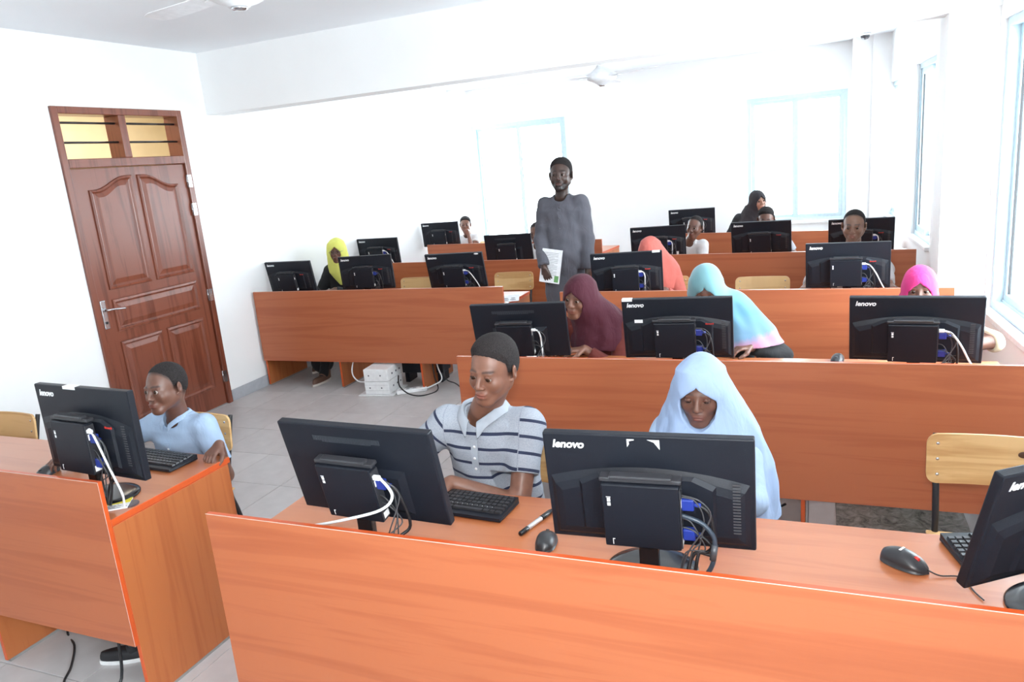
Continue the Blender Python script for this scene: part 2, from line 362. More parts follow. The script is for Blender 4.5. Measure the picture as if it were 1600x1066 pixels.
for z in (1.93, 1.70, .975, .25):
    obj('hinge', MB().tube([(4.867, z-.05, .008), (4.867, z+.05, .008)], .008, T=TD(), smooth=False).box((4.86, z-.05, 0), (4.90, z+.05, .004), T=TD(.022)), M_steel(), door)
for z in (2.385, 2.25):
    for a0, a1 in ((3.815, 4.30), (4.362, 4.868)):
        obj('transom_bar', MB().tube([(a0, z, -.03), (a1, z, -.03)], .008, T=TD(), smooth=False), M_tube(), door)
obj('threshold', MB().box((3.815, 0, -.13), (4.868, .008, 0), T=TD()), plain('grey_threshold', (.3, .3, .3), .6), door)
# ---------------------------------------------------------------- desks
def desk(PL, PR, label, n=3, grommets=(), extra=None):
    PL, PR = Vector(PL), Vector(PR); d = PR-PL; L = d.length; a = math.atan2(d.y, d.x)
    t = thing('computer_desk', label, 'desk', (PL.x, PL.y, 0), a, 'long cherry desks with raised front panels')
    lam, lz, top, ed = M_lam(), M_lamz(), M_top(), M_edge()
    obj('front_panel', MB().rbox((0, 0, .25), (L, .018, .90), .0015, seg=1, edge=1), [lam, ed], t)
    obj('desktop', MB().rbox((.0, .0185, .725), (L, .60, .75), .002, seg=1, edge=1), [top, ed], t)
    obj('worn_edge_line', MB().box((.001, -.0004, .8988), (L-.001, .0010, .9003)).box((L-.0006, -.0003, .251), (L+.0003, .0008, .899)), plain('pale_worn_edge', (.62, .48, .40), .5), t)
    for k in range(n+1):
        x = min(L-.018, k*L/n-(.009 if 0 < k < n else 0))
        s = obj('side_panel', MB().rbox((x, .0185, .012), (x+.018, .585, .7245), .0015, seg=1, edge=1), [lz, ed], t)
        obj('foot_strip', MB().box((x+.001, .03, 0), (x+.017, .575, .0115)), plain('grey_foot_plastic', (.25, .24, .23), .6), s)
    obj('modesty_rail', MB().box((.02, .50, .62), (L-.02, .516, .724), edge=1), [lam, ed], t)
    for gx, gy in grommets:
        obj('cable_grommet', MB().lathe([(.034, 0), (.034, .003), (.030, .004), (.012, .0035), (.001, .0034)], 28), plain('dark_grommet_plastic', (.07, .05, .06), .35), t, loc=(gx, gy, .7502))
    return t, a
desk((-4.80, 1.70), (-2.30, 1.666), 'left near cherry desk, bare end panel facing the aisle, boy in pale blue shirt behind', grommets=[(2.455, .135)])
deskR1, _ = desk((-1.712, 1.556), (.80, 1.556), 'nearest cherry desk across the bottom, plain raised front panel filling the foreground')
desk((-1.733, 3.346), (.78, 3.349), 'second right-hand cherry desk, directly behind the boy in striped shirt')
desk((-4.80, 5.38), (-2.319, 5.394), 'left middle cherry desk against the wall beyond the door, white power boxes under it')
desk((-1.75, 5.115), (.75, 5.03), 'third right-hand cherry desk, behind the maroon and turquoise headscarves')
desk((-4.80, 7.05), (-2.44, 6.905), 'left cherry desk just behind the standing man, two empty chairs in front of it')
desk((-1.72, 6.93), (.72, 6.70), 'fourth right-hand cherry desk, behind the coral headscarf and the empty chair')
desk((-4.72, 8.63), (-2.32, 8.40), 'rearmost left cherry desk, a boy in white at its left end by the window')
desk((-1.72, 8.66), (.60, 8.16), 'rearmost right-hand cherry desk below the narrow back window')
sc = MB()
for p in ([(.45, -.001, .70), (.49, -.001, .672), (.53, -.001, .655), (.575, -.001, .625)], [(.44, -.001, .50), (.48, -.001, .53), (.54, -.001, .548), (.6, -.001, .552)]):
    sc.tube([(x+1.712, y, z) for x, y, z in p], .0012, 5)
obj('scratch', sc, plain('dark_scratch', (.12, .04, .02), .7), deskR1)

def mesh_of(mb, mats, name='m'):
    me = bpy.data.meshes.new(name); me.from_pydata(mb.v, [], mb.f)
    for p, mi, sm_ in zip(me.polygons, mb.m, mb.sm): p.material_index = mi; p.use_smooth = sm_
    for m in (mats if isinstance(mats, (list, tuple)) else [mats]): me.materials.append(m)
    return me
# ---------------------------------------------------------------- chairs (origin on the floor under the seat, sitter faces -y)
def build_chair():
    t = thing('school_chair', 'x', 'chair')
    ply, tb, scw = M_ply(), M_tube(), M_steel()
    # curved backrest
    def plate(w, h, r, depth, thick, n=14):
        out = []
        for cx, cz, a0 in ((w/2-r, h/2-r, 0), (-w/2+r, h/2-r, 90), (-w/2+r, -h/2+r, 180), (w/2-r, -h/2+r, 270)):
            for k in range(6): a = R(a0+k*18); out.append((cx+r*math.cos(a), cz+r*math.sin(a)))
        return out
    o = plate(.41, .175, .035, 0, .01); bmv = bmesh.new()
    vs = [bmv.verts.new((x, 0, z)) for x, z in o]; f = bmv.faces.new(vs)
    for k in range(1, 10):
        bmesh.ops.bisect_plane(bmv, geom=bmv.verts[:]+bmv.edges[:]+bmv.faces[:], plane_co=(-.205+k*.041, 0, 0), plane_no=(1, 0, 0))
    bmesh.ops.recalc_face_normals(bmv, faces=bmv.faces); 
    ext = bmesh.ops.extrude_face_region(bmv, geom=bmv.faces[:]); 
    for v in [e for e in ext['geom'] if isinstance(e, bmesh.types.BMVert)]: v.co.y += .011
    for v in bmv.verts: v.co.y += .024*(1-(v.co.x/.205)**2) - v.co.z*(-.12)
    bmesh.ops.recalc_face_normals(bmv, faces=bmv.faces)
    me = bpy.data.meshes.new('backrest'); bmv.to_mesh(me); bmv.free(); me.materials.append(ply)
    b = obj('backrest', me, None, t, loc=(0, .205, .715))
    svm = mesh_of(MB().lathe([(.006, 0), (.005, .0025), (.001, .003)], 10), scw, 'screw')
    for x in (-.17, .17):
        for z in (-.055, 0, .055): obj('screw', svm, None, b, loc=(x, -.0005+.024*(1-(x/.205)**2)+z*.12, z), rot=(PI/2, 0, 0))
    obj('seat', MB().rbox((-.20, -.20, .445), (.20, .18, .457), .005), ply, t)
    fr = MB()
    for s in (-1, 1):
        obj('leg', MB().tube([(s*.17, -.17, .435), (s*.185, -.20, .22), (s*.19, -.215, .004)], .011, smooth=False), tb, t)
        obj('leg', MB().tube([(s*.172, .262, .80-.008), (s*.172, .235, .70), (s*.172, .175, .46), (s*.18, .20, .30), (s*.19, .25, .004)], .011), tb, t)
        fr.tube([(s*.17, -.17, .435), (s*.172, .178, .435)], .011, smooth=False)
    fr.tube([(-.17, -.17, .435), (.17, -.17, .435)], .011, smooth=False).tube([(-.172, .17, .435), (.172, .17, .435)], .011, smooth=False)
    for s in (-1, 1): obj('stretcher', MB().tube([(s*.187, -.208, .12), (s*.183, .22, .17)], .008, smooth=False), tb, t)
    obj('seat_frame', fr, tb, t); return t
def dup(root, loc, rz, label=None, group=None):
    r = root.copy(); C.objects.link(r); r.location = loc; r.rotation_euler = (0, 0, rz)
    if label: r['label'] = label
    if group: r['group'] = group
    for ch in list(root.children):
        c = ch.copy(); C.objects.link(c); c.parent = r
        for g in ch.children: d = g.copy(); C.objects.link(d); d.parent = c
    return r
ch0 = build_chair(); ch_first = [True]
def chair(x, y, label, rz=0):
    g = 'plywood school chairs with black legs'
    if ch_first[0]:
        ch_first[0] = False; ch0.location = (x, y, 0); ch0.rotation_euler = (0, 0, rz); ch0['label'] = label; ch0['group'] = g; return ch0
    return dup(ch0, (x, y, 0), rz, label, g)
chair(.553, 2.575, 'empty plywood chair at the right end of the nearest desk, knot in its backrest', R(-2))
chair(-3.93, 2.225, 'empty plywood chair at the far left edge, tucked in at the near left desk')
chair(-3.74, 6.36, 'empty plywood chair at the left middle desk, the one half hidden by a screen')
chair(-2.77, 6.53, 'empty plywood chair at the left middle desk, beside the standing man')
chair(-.41, 5.92, 'empty plywood chair at the third right-hand desk, only its top showing')
knot = obj('wood_knot', MB().lathe([(.012, 0), (.011, .0006), (.001, .0008)], 14, sx=1.5), plain('dark_knot', (.09, .04, .02), .6), [c for c in ch0.children if c.name.startswith('backrest')][0])
knot.matrix_local = Matrix.Translation((.085, .0185, .03)) @ Matrix.Rotation(PI/2, 4, 'X')

# ---------------------------------------------------------------- computers
LOGO = text_mesh('lenovo', .030, shear=.22, bold=.03)
def panel_shell(w, h, bulge):
    """monitor housing: screen plane at y=+.012 facing +y, back towards -y"""
    mb = MB(); mb.rbox((-w/2, -.012, -h/2), (w/2, .014, h/2), .004)
    if bulge:
        # raised lower back field with an arched top edge
        def arch(d, e):
            pts = [(-w/2+.012+d, -h/2+.012+d), (w/2-.012-d, -h/2+.012+d)]
            for k in range(17):
                u = 1-2*k/16; pts.append((u*(w/2-.012-d), h*.10-d+.035*(1-u*u)-e))
            return pts
        T = Matrix(((1, 0, 0, 0), (0, 0, -1, -.012), (0, 1, 0, 0), (0, 0, 0, 1)))
        mb.relief([(arch(0, 0), 0), (arch(.012, .006), .009), (arch(.03, .006), .014)], T=T)
        def inner(d): return [(-.17+d, -.115+d), (.17-d, -.115+d), (.17-d, .03-d), (.12-d, .055-d), (-.12+d, .055-d), (-.17+d, .03-d)]
        mb.relief([(inner(0), .013), (inner(.008), .022)], T=T)
    else:
        T = Matrix(((1, 0, 0, 0), (0, 0, -1, -.012), (0, 1, 0, 0), (0, 0, 0, 1)))
        def q(d): return [(-.15+d, -.13+d), (.15-d, -.13+d), (.15-d, .02-d), (-.15+d, .02-d)]
        mb.relief([(q(0), 0), (q(.02), .012)], T=T)
    return mb
SH = {}
def shared(key, fn):
    if key not in SH: SH[key] = fn()
    return SH[key]
def monitor(x, y, z, yaw, tilt, label, bulge=True, logo=True, white=None, stickers=(), scale=1.0, far=False, blue=2, pcx=-.008, red=True, dark=None, base=True):
    W_, H_ = .52, .31; dz = z-.75
    t = thing('desktop_monitor', label, 'monitor', (x, y, .75), R(yaw), 'black monitors with a small computer mounted behind')
    pm = Matrix.Translation((0, 0, dz)) @ Matrix.Rotation(R(tilt), 4, 'X') @ Matrix.Diagonal((scale, scale, scale*(1.06 if scale == 1.03 else 1), 1))
    hs = obj('housing', shared(('sh', bulge), lambda: mesh_of(panel_shell(W_, H_, bulge), M_black(), 'housing')), None, t); hs.matrix_local = pm
    sd = obj('screen', shared('scr', lambda: mesh_of(MB().box((-W_/2+.014, .0141, -H_/2+.02), (W_/2-.014, .0146, H_/2-.014)), plain('dark_blue_screen_glass', (.05, .08, .14), .15), 'screen')), None, hs)  # screen face in one even dark blue
    if logo:
        lo = obj('logo', LOGO, None, hs, label='white lettering lenovo'); 
        if not LOGO.materials: LOGO.materials.append(M_print())
        lo.matrix_local = Matrix.Translation((-W_/2+.024, -.0125, H_/2-.040)) @ Matrix.Rotation(PI/2, 4, 'X')
    # vent slots
    if bulge:
        vb = shared('vent1', lambda: mesh_of([mb.box((.208+.0*k, -.0265, -.10+k*.0085), (.226, -.0255, -.0965+k*.0085)) for mb in [MB()] for k in range(17)][-1], plain('slot_black', (.05, .05, .055), .6), 'vent_slots'))
        obj('vent_slots', vb, None, hs, kind='stuff')
        if red: obj('red_badge', shared('red', lambda: mesh_of([mb.box((.135+k*.008, -.0358, .028), (.135+k*.008+.006, -.035, .0335+(.002 if k in (0, 4) else 0))) for mb in [MB()] for k in range(5)][-1], M_red(), 'red_badge')), None, hs)
    else:
        vb = shared('vent2', lambda: mesh_of([mb.box((-.14+k*.0052, -.0128, .098+(0 if abs(k-22) < 17 else .004)), (-.1375+k*.0052, -.012, .118)) for mb in [MB()] for k in range(45)][-1], plain('slot_dark', (.04, .045, .055), .5), 'vent_slots'))
        obj('vent_slots', vb, None, hs, kind='stuff')
    # stand
    off = -.022
    st = MB().rbox((-.026, off-.014, .006), (.026, off+.012, max(.06, dz-.12)), .005)
    obj('stand_neck', st, M_gloss(), t)
    if base: obj('stand_base', shared('base', lambda: mesh_of(MB().lathe([(.122, 0), (.123, .004), (.118, .008), (.09, .0115), (.03, .013), (.001, .013)], 48, sx=1.0, sy=.86), M_gloss(), 'stand_base')), None, t, loc=(0, .01, .0005))
    # the small computer clamped behind
    by = -.036 if bulge else -.026
    pc = obj('mini_computer', shared(('pc'), lambda: mesh_of(MB().rbox((-.095, -.036, -.092), (.095, 0, .088), .004), M_black(), 'mini_computer')), None, t)
    pc.matrix_local = pm @ Matrix.Translation((pcx, by-.006, -.035))
    obj('bracket', shared('br', lambda: mesh_of(MB().rbox((-.10, -.026, .089), (.10, .004, .101), .003).rbox((-.075, -.030, .099), (.078, -.004, .108), .003).box((.0955, -.034, -.085), (.0985, -.002, .08)), plain('dark_grey_bracket', (.035, .035, .04), .35), 'bracket')), None, pc)
    bd = MB().box((-.081, -.0368, .040), (-.073, -.036, .050)).box((-.081, -.0368, .028), (-.073, -.036, .037)).box((-.083, -.0366, .052), (-.072, -.036, .0535)).box((-.075, -.0368, -.085), (-.073, -.036, -.068)).box((-.073, -.0368, -.070), (-.069, -.036, -.068)).box((.0985, -.03, -.08), (.0988, -.006, -.06)).box((.0985, -.03, .03), (.0988, -.02, .05))
    obj('small_print', shared('sp', lambda: mesh_of(bd, M_print(), 'small_print')), None, pc)
    pcm = pm @ Matrix.Translation((pcx, by-.006, -.035))
    pt = lambda a, b, c: pcm @ Vector((a, b, c))
    if not far:
        for k in range(blue):
            zz = .035-k*.085
            obj('video_plug', shared('vp', lambda: mesh_of(MB().rbox((0, -.009, -.016), (.030, .009, .016), .004).tube([(.028, 0, 0), (.046, 0, -.002)], .006, smooth=False), M_blue(), 'video_plug')), None, t).matrix_local = pcm @ Matrix.Translation((.098, -.018, zz))
            bz = .035-.085*k
            obj('cable', MB().tube([pt(.14, -.018, bz-.002), pt(.165, -.02, bz-.03), pt(.172-.02*k, -.02, -.10), Vector((.12+.01*k, -.05, .09)), Vector((.09+.02*k, -.06, .012)), Vector((.05, -.03, .016))], .0048), M_cable(), t)
        cbs = MB()
        for k, (z1, xr, xe) in enumerate(((.055, .15, .13), (-.005, .14, .115), (-.03, .15, .10), (.06, .165, .105))):
            cbs.tube([pt(.098, -.02, z1), pt(xr-.02, -.022-.003*k, z1-.008), pt(xr, -.024, z1-.06), Vector((xe, -.055-.006*k, .10)), Vector((xe-.015, -.06, .012)), Vector((xe-.05+.04*k, -.04, .004))], .0022, 6)
        obj('thin_cable', cbs, plain('grey_black_rubber', (.05, .05, .055), .45), t)
    if white:
        pts = [pt(.098, -.026, .062), pt(.122, -.028, .060)]
        if white == 'down': pts += [pt(.150, -.028, .045), pt(.185, -.03, -.01), pt(.215, -.03, -.075), Vector((.245, -.06, .05)), Vector((.27, -.07, .006))]
        elif white == 'short': pts += [pt(.135, -.028, .05), pt(.142, -.028, .02), pt(.14, -.02, -.02), Vector((.13, -.05, .03))]
        else: pts += [Vector(p) for p in white]
        obj('white_cable', MB().tube(pts, .0042, 8), M_wcable(), t)
        obj('white_plug', MB().rbox((.094, -.032, .054), (.120, -.020, .068), .003), M_wcable(), t).matrix_local = pcm
    for (sx, sz, sw, sh_, kind) in stickers:
        mb = MB()
        if kind == 'oval': mb.lathe([(.5, 0), (.5, .02)], 20, T=Matrix.Translation((sx, -.0123, sz)) @ Matrix.Rotation(PI/2, 4, 'X') @ Matrix.Diagonal((sw, sh_, .02, 1)))
        elif kind == 'tornL': mb.prism([(0, 0), (0, -sh_), (.3*sw, -.6*sh_), (.25*sw, -.25*sh_), (sw, -.1*sh_), (sw, 0)][::-1], 0, .0005, T=Matrix.Translation((sx, -.0123, sz)) @ Matrix.Rotation(PI/2, 4, 'X'))
        elif kind == 'tornR': mb.prism([(0, 0), (.55*sw, -.25*sh_), (sw, -sh_), (sw, 0)][::-1], 0, .0005, T=Matrix.Translation((sx, -.0123, sz)) @ Matrix.Rotation(PI/2, 4, 'X'))
        elif kind == 'deep': mb.rbox((sx, -.0268, sz), (sx+sw, -.0262, sz+sh_), .0002, seg=1)
        elif kind == 'top': mb.box((sx, -.0128, H_/2-.010), (sx+sw, -.0122, H_/2)).box((sx, -.0128, H_/2), (sx+sw, .012, H_/2+.0006))
        elif kind == 'pc': mb.box((sx, -.05, sz), (sx+sw, -.0495, sz+sh_))
        obj('sticker', mb, M_print(), hs)
    return t
mons = {
 'A1': monitor(-2.50, 1.835, 1.02, -4.5, 0, 'monitor on the near left desk beside the boy in pale blue shirt', scale=1.03, white=[(.17, -.07, .16), (.19, -.06, .07), (.168, -.045, .02), (.165, -.045, .003)], stickers=[(-.09, .1, .07, .01, 'top')]),
 'm1': monitor(-1.218, 1.698, 1.019, -2.9, 12.4, 'monitor tilted in front of the boy in striped shirt, slotted vent and no lettering', bulge=False, logo=False, blue=1, white=[(.147, -.081, .243), (.111, -.093, .202), (-.011, -.099, .16), (-.16, -.076, .108), (-.286, -.032, .06)], stickers=[], pcx=-.020),
 'm2': monitor(-.410, 1.795, .990, 3.0, 7, 'largest-looking front monitor with torn white sticker scraps, before the girl in pale blue hijab', scale=1.035, red=False, stickers=[(-.042, .145, .018, .022, 'tornL'), (.008, .145, .03, .026, 'tornR')]),
 'm3': monitor(.53, 1.845, 1.0, 36, 15, 'monitor cut off by the right edge of the picture on the nearest desk', blue=1),
 'R2a': monitor(-1.478, 3.627, .975, 6.4, 13, 'monitor without lettering in front of the girl in maroon hijab', bulge=False, logo=False, blue=0, white='short', pcx=-.02),
 'R2b': monitor(-.630, 3.555, 1.005, 3.8, 9.7, 'monitor in front of the turquoise hijab, white tape at its top left corner', stickers=[(-.257, .1, .05, .01, 'top'), (-.20, .038, .04, .017, 'deep')]),
 'R2c': monitor(.391, 3.605, .988, -4.6, 12, 'monitor in front of the bright pink hijab near the window sill', white='down', red=False),
 'L3a': monitor(-4.56, 5.65, .99, 1, 10.3, 'leftmost monitor on the left middle desk next to the wall', far=True, scale=.97),
 'L3b': monitor(-3.817, 5.787, .990, 7.6, 4, 'middle monitor on the left middle desk, right of the yellow hijab', blue=1),
 'L3c': monitor(-2.851, 5.675, 1.0, 4.2, 14, 'monitor with an oval white sticker at the right end of the left middle desk', white='down', stickers=[(.21, .145, .04, .014, 'oval')]),
 'R3a': monitor(-1.304, 5.364, .990, 8.7, 9, 'monitor in front of the coral hijab, white tape at its top right', stickers=[(.19, .1, .055, .01, 'top')], white='short'),
 'R3b': monitor(.178, 5.446, .987, -3.2, 6.4, 'monitor hiding the chin of the young man on the third right-hand desk', white='down', stickers=[(-.06, -.145, .06, .012, 'deep')]),
 'L4a': monitor(-4.565, 7.22, 1.003, 0, 5.2, 'small far monitor against the wall behind the yellow hijab', white='down', blue=1),
 'L4b': monitor(-3.02, 7.29, .970, 3, 8, 'monitor touching the standing man on the left of the picture', bulge=False, logo=False, far=True),
 'R4a': monitor(-1.430, 7.205, .983, 8.5, 10.4, 'monitor directly behind the coral hijab, white clip at its right', white='short', blue=1, stickers=[(.17, -.13, .02, .035, 'deep')]),
 'R4b': monitor(-.486, 7.160, .989, -1.3, 13, 'monitor hiding the face of the boy below the black-scarfed woman', far=True, stickers=[(-.26, .1, .5, .01, 'none')]),
 'R4c': monitor(.337, 7.149, .972, -.6, 13, 'rear monitor at the right wall, behind the young man with short hair', white='short', blue=1),
 'L5a': monitor(-4.555, 8.735, 1.02, 4, 5.6, 'rearmost left monitor beside the boy in white with hand at his mouth', far=True),
 'R5a': monitor(-1.362, 8.877, .995, 6.0, 7.3, 'rearmost monitor on the last right-hand desk, above the leaning boy', white='short', blue=0),
}
obj('ferrite_bead', MB().tube([(.172, -.062, .125), (.166, -.066, .085)], .0085, 12, smooth=False), plain('grey_ferrite', (.06, .065, .075), .35), mons['m2'])
obj('cable', MB().tube([(.09, -.06, .20), (.14, -.065, .185), (.168, -.062, .15), (.171, -.062, .12), (.164, -.068, .07), (.13, -.075, .015)], .0062, 8), plain('blue_grey_rubber', (.035, .05, .07), .3), mons['m2'])
# ---------------------------------------------------------------- keyboards and mice
def keyboard(x, y, rz, label, zt=.7505):
    t = thing('keyboard', label, 'keyboard', (x, y, zt), rz, 'black keyboards on the desks')
    body = MB(); body.rbox((-.215, -.072, .002), (.215, .072, .012), .003)
    body.prism([(-.072, .010), (.072, .010), (.072, .015), (-.072, .024)][::-1], -.213, .213, T=Matrix(((0, 0, 1, 0), (1, 0, 0, 0), (0, 1, 0, 0), (0, 0, 0, 1))))
    obj('keyboard_body', body, M_black(), t)
    def row_keys():
        ks = MB(); 
        def key(u, v, w):
            zb = .0165+.0625*(.072-v)*1.0-.0015
            ks.relief([([(u+.0008, v), (u+w-.0008, v), (u+w-.0008, v+.0165), (u+.0008, v+.0165)], zb), ([(u+.0025, v+.0015), (u+w-.0025, v+.0015), (u+w-.0025, v+.0145), (u+.0025, v+.0145)], zb+.0065)])
        for r in range(6):
            v = -.066+r*.0195+(0.004 if r == 0 else 0)
            u = -.206
            ws = [.0185]*15
            if r == 1: ws[13] = .037; ws.pop()
            if r == 4: ws = [.041]+[.0185]*10+[.046]
            if r == 5: ws = [.024, .02, .024, .11, .024, .02, .024, .024]
            for w in ws:
                if u+w > .085: break
                key(u, v, w); u += w
            for k in range(3):
                if r != 3 and not (r == 4 and k != 1): key(.092+k*.0185, v, .0185)
            for k in range(3 if r else 0): key(.152+k*.0185, v, .0185)
        return mesh_of(ks, plain('key_caps', (.022, .022, .025), .38, var=.3, nscale=60), 'keys')
    obj('keys', shared('keys', row_keys), None, t, kind='stuff')
    def prints():
        mb = MB(); rr = random.Random(3)
        for r in range(1, 5):
            for k in range(14):
                u = -.206+k*.0185+.005; v = -.066+r*.0195+.006; z = .0165+.0625*(.072-v)+.0051
                mb.add([(u, v, z), (u+.004, v, z), (u+.004, v+.005, z-.0003), (u, v+.005, z-.0003)], [(0, 1, 2, 3)])
        return mesh_of(mb, M_print(), 'key_print')
    obj('key_print', shared('kp', prints), None, t, kind='stuff')
    return t
# keyboards lie reversed to the camera: the sitter's front is +y
keyboard(-1.13, 2.04, R(180-4), 'keyboard under the hands of the boy in striped shirt')
keyboard(-2.63, 2.155, R(180-4), 'keyboard in front of the boy in pale blue shirt on the near left desk')
keyboard(.535, 2.10, R(180+14), 'keyboard behind the cut-off monitor at the right edge')
def mouse(x, y, rz, label, s=1.0, detail=True, cable=None):
    t = thing('computer_mouse', label, 'mouse', (x, y, .7505), rz, 'black computer mice')
    def sh():
        mb = MB(); n = 24; prof = []
        def half(v):  # width along length v -1..1
            return .030*(1-.25*v*v-.35*max(0, v)**4)*math.sqrt(max(0, 1-abs(v)**6))
        vs = []; rows = 17; cols = 13
        for i in range(rows):
            v = -1+2*i/(rows-1); y = v*.056; w = half(v)+.0004; top = .036*(1-((v+.15)/1.2)**2)*.95+.003
            for k in range(cols):
                a = PI*k/(cols-1); vs.append((w*math.cos(a), y, max(.001, .002+top*math.sin(a)**.75*(1 if abs(v) < 1 else .0))))
        fs = [(i*cols+k, (i+1)*cols+k, (i+1)*cols+k+1, i*cols+k+1) for i in range(rows-1) for k in range(cols-1)]
        fs.append(tuple(i*cols for i in range(rows))+tuple((rows-1-i)*cols+cols-1 for i in range(rows)))
        mb.add([(x_*s_, y_, z_) for x_, y_, z_ in vs for s_ in (1,)], fs, 0, True); return mesh_of(mb, plain('mouse_plastic', (.025, .025, .028), .35), 'mouse_body')
    b = obj('mouse_body', shared('mouse', sh), None, t); b.scale = (s, s, s)
    tz = lambda y: (.036*(1-((y/.056+.15)/1.2)**2)*.95+.005)*s
    w = obj('scroll_wheel', MB().tube([(-.004*s, .026*s, tz(.026)-.005*s), (.004*s, .026*s, tz(.026)-.005*s)], .0075*s, 14, smooth=False), M_red() if detail == 2 else M_gloss(), t)
    if detail: obj('button_gap', MB().tube([(0, y*s, tz(y)-.0002) for y in (.012, .02, .03, .04, .05)], .0006, 5), M_tube(), t)
    if detail == 2: obj('mouse_lettering', MB().rbox((-.012, -.012, tz(-.008)-.0008), (.010, -.006, tz(-.008)+.0005), .0002, seg=1), M_print(), t)
    if cable: obj('cable', MB().tube(cable, .0019, 6), M_cable(), t)
    return t
mouse(-.735, 1.865, R(8), 'small grey-black mouse beside the pen on the nearest desk', 1.02, cable=[(0, -.045, .008), (0, -.07, .003), (-.03, -.12, .002)])
mouse(.212, 1.966, R(236), 'large black mouse with red wheel on the nearest desk', 1.12, 2, cable=[(0, .058, .012), (-.01, .085, .004), (-.04, .12, .003), (.0, .17, .003), (.02, .20, .003)])
mouse(-2.985, 1.955, R(185), 'mouse under the right hand of the boy in pale blue shirt', 1.0, cable=[(0, .055, .01), (-.03, .09, .003), (-.09, .12, .002)])
mouse(.09, 3.90, R(170), 'mouse peeking over the second desk between turquoise and pink hijabs')
mouse(.74, 2.02, R(200), 'mouse at the far right end of the nearest desk', cable=[(0, -.05, .01), (-.03, -.1, .003), (-.1, -.16, .002)])
# loose cables on the nearest desk
tag(obj('cable', MB().tube([(.20, 1.66, .753), (.25, 1.76, .753), (.30, 1.78, .754), (.36, 1.70, .753), (.41, 1.62, .753)], .0022, 6), M_cable()), 'bent black cable lying below the large mouse', 'cable')
tag(obj('cable', MB().tube([(-.20, 1.70, .7535), (-.12, 1.78, .7535), (-.05, 1.76, .7535), (-.01, 1.66, .7535), (-.01, 1.60, .7535)], .0024, 6), M_cable()), 'black cable curling on the desk right of the sticker-scrap monitor', 'cable')
tag(obj('cable', MB().tube([(-1.60, 1.74, .7535), (-1.48, 1.80, .7535), (-1.38, 1.79, .7535), (-1.30, 1.74, .7535), (-1.2, 1.66, .7535), (-.98, 1.60, .7535)], .003, 6), M_cable()), 'black cable running under the tilted front monitor', 'cable')
# pen
p = thing('marker_pen', 'silver and black marker pen lying beside the small mouse', 'pen', (-.805, 1.978, .759), math.atan2(.15, .04))
TX = Matrix.Rotation(PI/2, 4, 'Y')
obj('pen_barrel', MB().lathe([(.0055, -.075), (.0075, -.07), (.0078, .03), (.0078, .034)], 16, T=TX), plain('silver_pen', (.6, .6, .62), .3, metal=.6), p)
obj('pen_cap', MB().lathe([(.0082, .0), (.0086, .002), (.0082, .05), (.006, .062), (.003, .064)], 16, T=TX @ Matrix.Diagonal((1, 1, 1, 1)) @ Matrix.Translation((0, 0, .02))), M_gloss(), p)
obj('pen_tail', MB().lathe([(.006, -.092), (.0079, -.088), (.0079, -.052), (.0075, -.05)], 16, T=TX), M_gloss(), p)
# papers
pp = thing('workbook', 'yellow and white workbook lying by the cable hole of the near left desk', 'book', (-2.40, 1.772, .7505), R(36))
obj('cover', MB().rbox((-.065, -.045, 0), (.065, .045, .005), .001, seg=1), plain('white_paper', (.8, .8, .82), .6), pp)
obj('yellow_band', MB().box((-.065, .0, .0052), (.065, .045, .0056)), plain('yellow_print', (.75, .62, .02), .6), pp)
ins = MB()
for k in range(4): ins.box((-.055, -.038+k*.008, .0052), (.04-.02*(k % 2), -.035+k*.008, .0055))
obj('dark_print', ins, plain('ink', (.03, .03, .04), .6), pp)
pb = thing('booklet', 'open booklet with grey pictures at the right end of the left middle desk', 'book', (-2.41, 5.66, .7505), R(20))
obj('cover', MB().rbox((-.11, -.15, 0), (.11, .15, .004), .001, seg=1), plain('white_paper', (.8, .8, .82), .6), pb)
ins = MB()
for k in range(7): ins.lathe([(.03-.002*k, .0042), (.027-.002*k, .0044), (.001, .0045)], 14, T=Matrix.Translation((-.06+.06*(k % 3), -.09+.07*(k//3), 0.0001*k)))
obj('pictures', ins, plain('grey_ink', (.16, .16, .18), .6), pb)
# white plastic bag scrap at the window end of the third row
bgm = MB(); rr = random.Random(5)
bgm.lathe([(.055, 0), (.065, .03), (.05, .07), (.03, .10), (.012, .105)], 11)
bgm.v = [(a+rr.uniform(-.012, .012), b+rr.uniform(-.012, .012), max(0, c+rr.uniform(-.01, .01))) for a, b, c in bgm.v]
tag(obj('plastic_bag', bgm, plain('white_plastic_film', (.85, .85, .85), .4), loc=(.76, 6.98, .7505) if False else (.66, 7.05, .7505)), 'crumpled white plastic bag at the window end of a rear desk', 'bag')

# ---------------------------------------------------------------- under the desks
ub = thing('power_backup_unit', 'stack of white power backup boxes standing under the left middle desk', 'power unit', (-3.50, 5.36, 0), R(6))
wp = plain('white_case_plastic', (.80, .80, .80), .45)
obj('lower_case', MB().rbox((-.13, -.13, .012), (.10, .15, .125), .006), wp, ub)
obj('upper_case', MB().rbox((-.128, -.128, .127), (.098, .148, .235), .006), wp, ub)
obj('base_tray', MB().rbox((-.19, -.15, .001), (.14, .16, .011), .003), wp, ub)
sk = MB()
for z in (.07, .18):
    for x in (-.08, .03): sk.lathe([(.007, 0), (.006, .001)], 8, T=Matrix.Translation((x, -.1305, z)) @ Matrix.Rotation(PI/2, 4, 'X'))
for y in (-.05, .03, .1): sk.box((.0985, y, .06), (.1005, y+.02, .075)); sk.box((.0985, y, .17), (.1005, y+.02, .185))
obj('socket_holes', sk, plain('socket_dark', (.1, .1, .12), .5), ub)
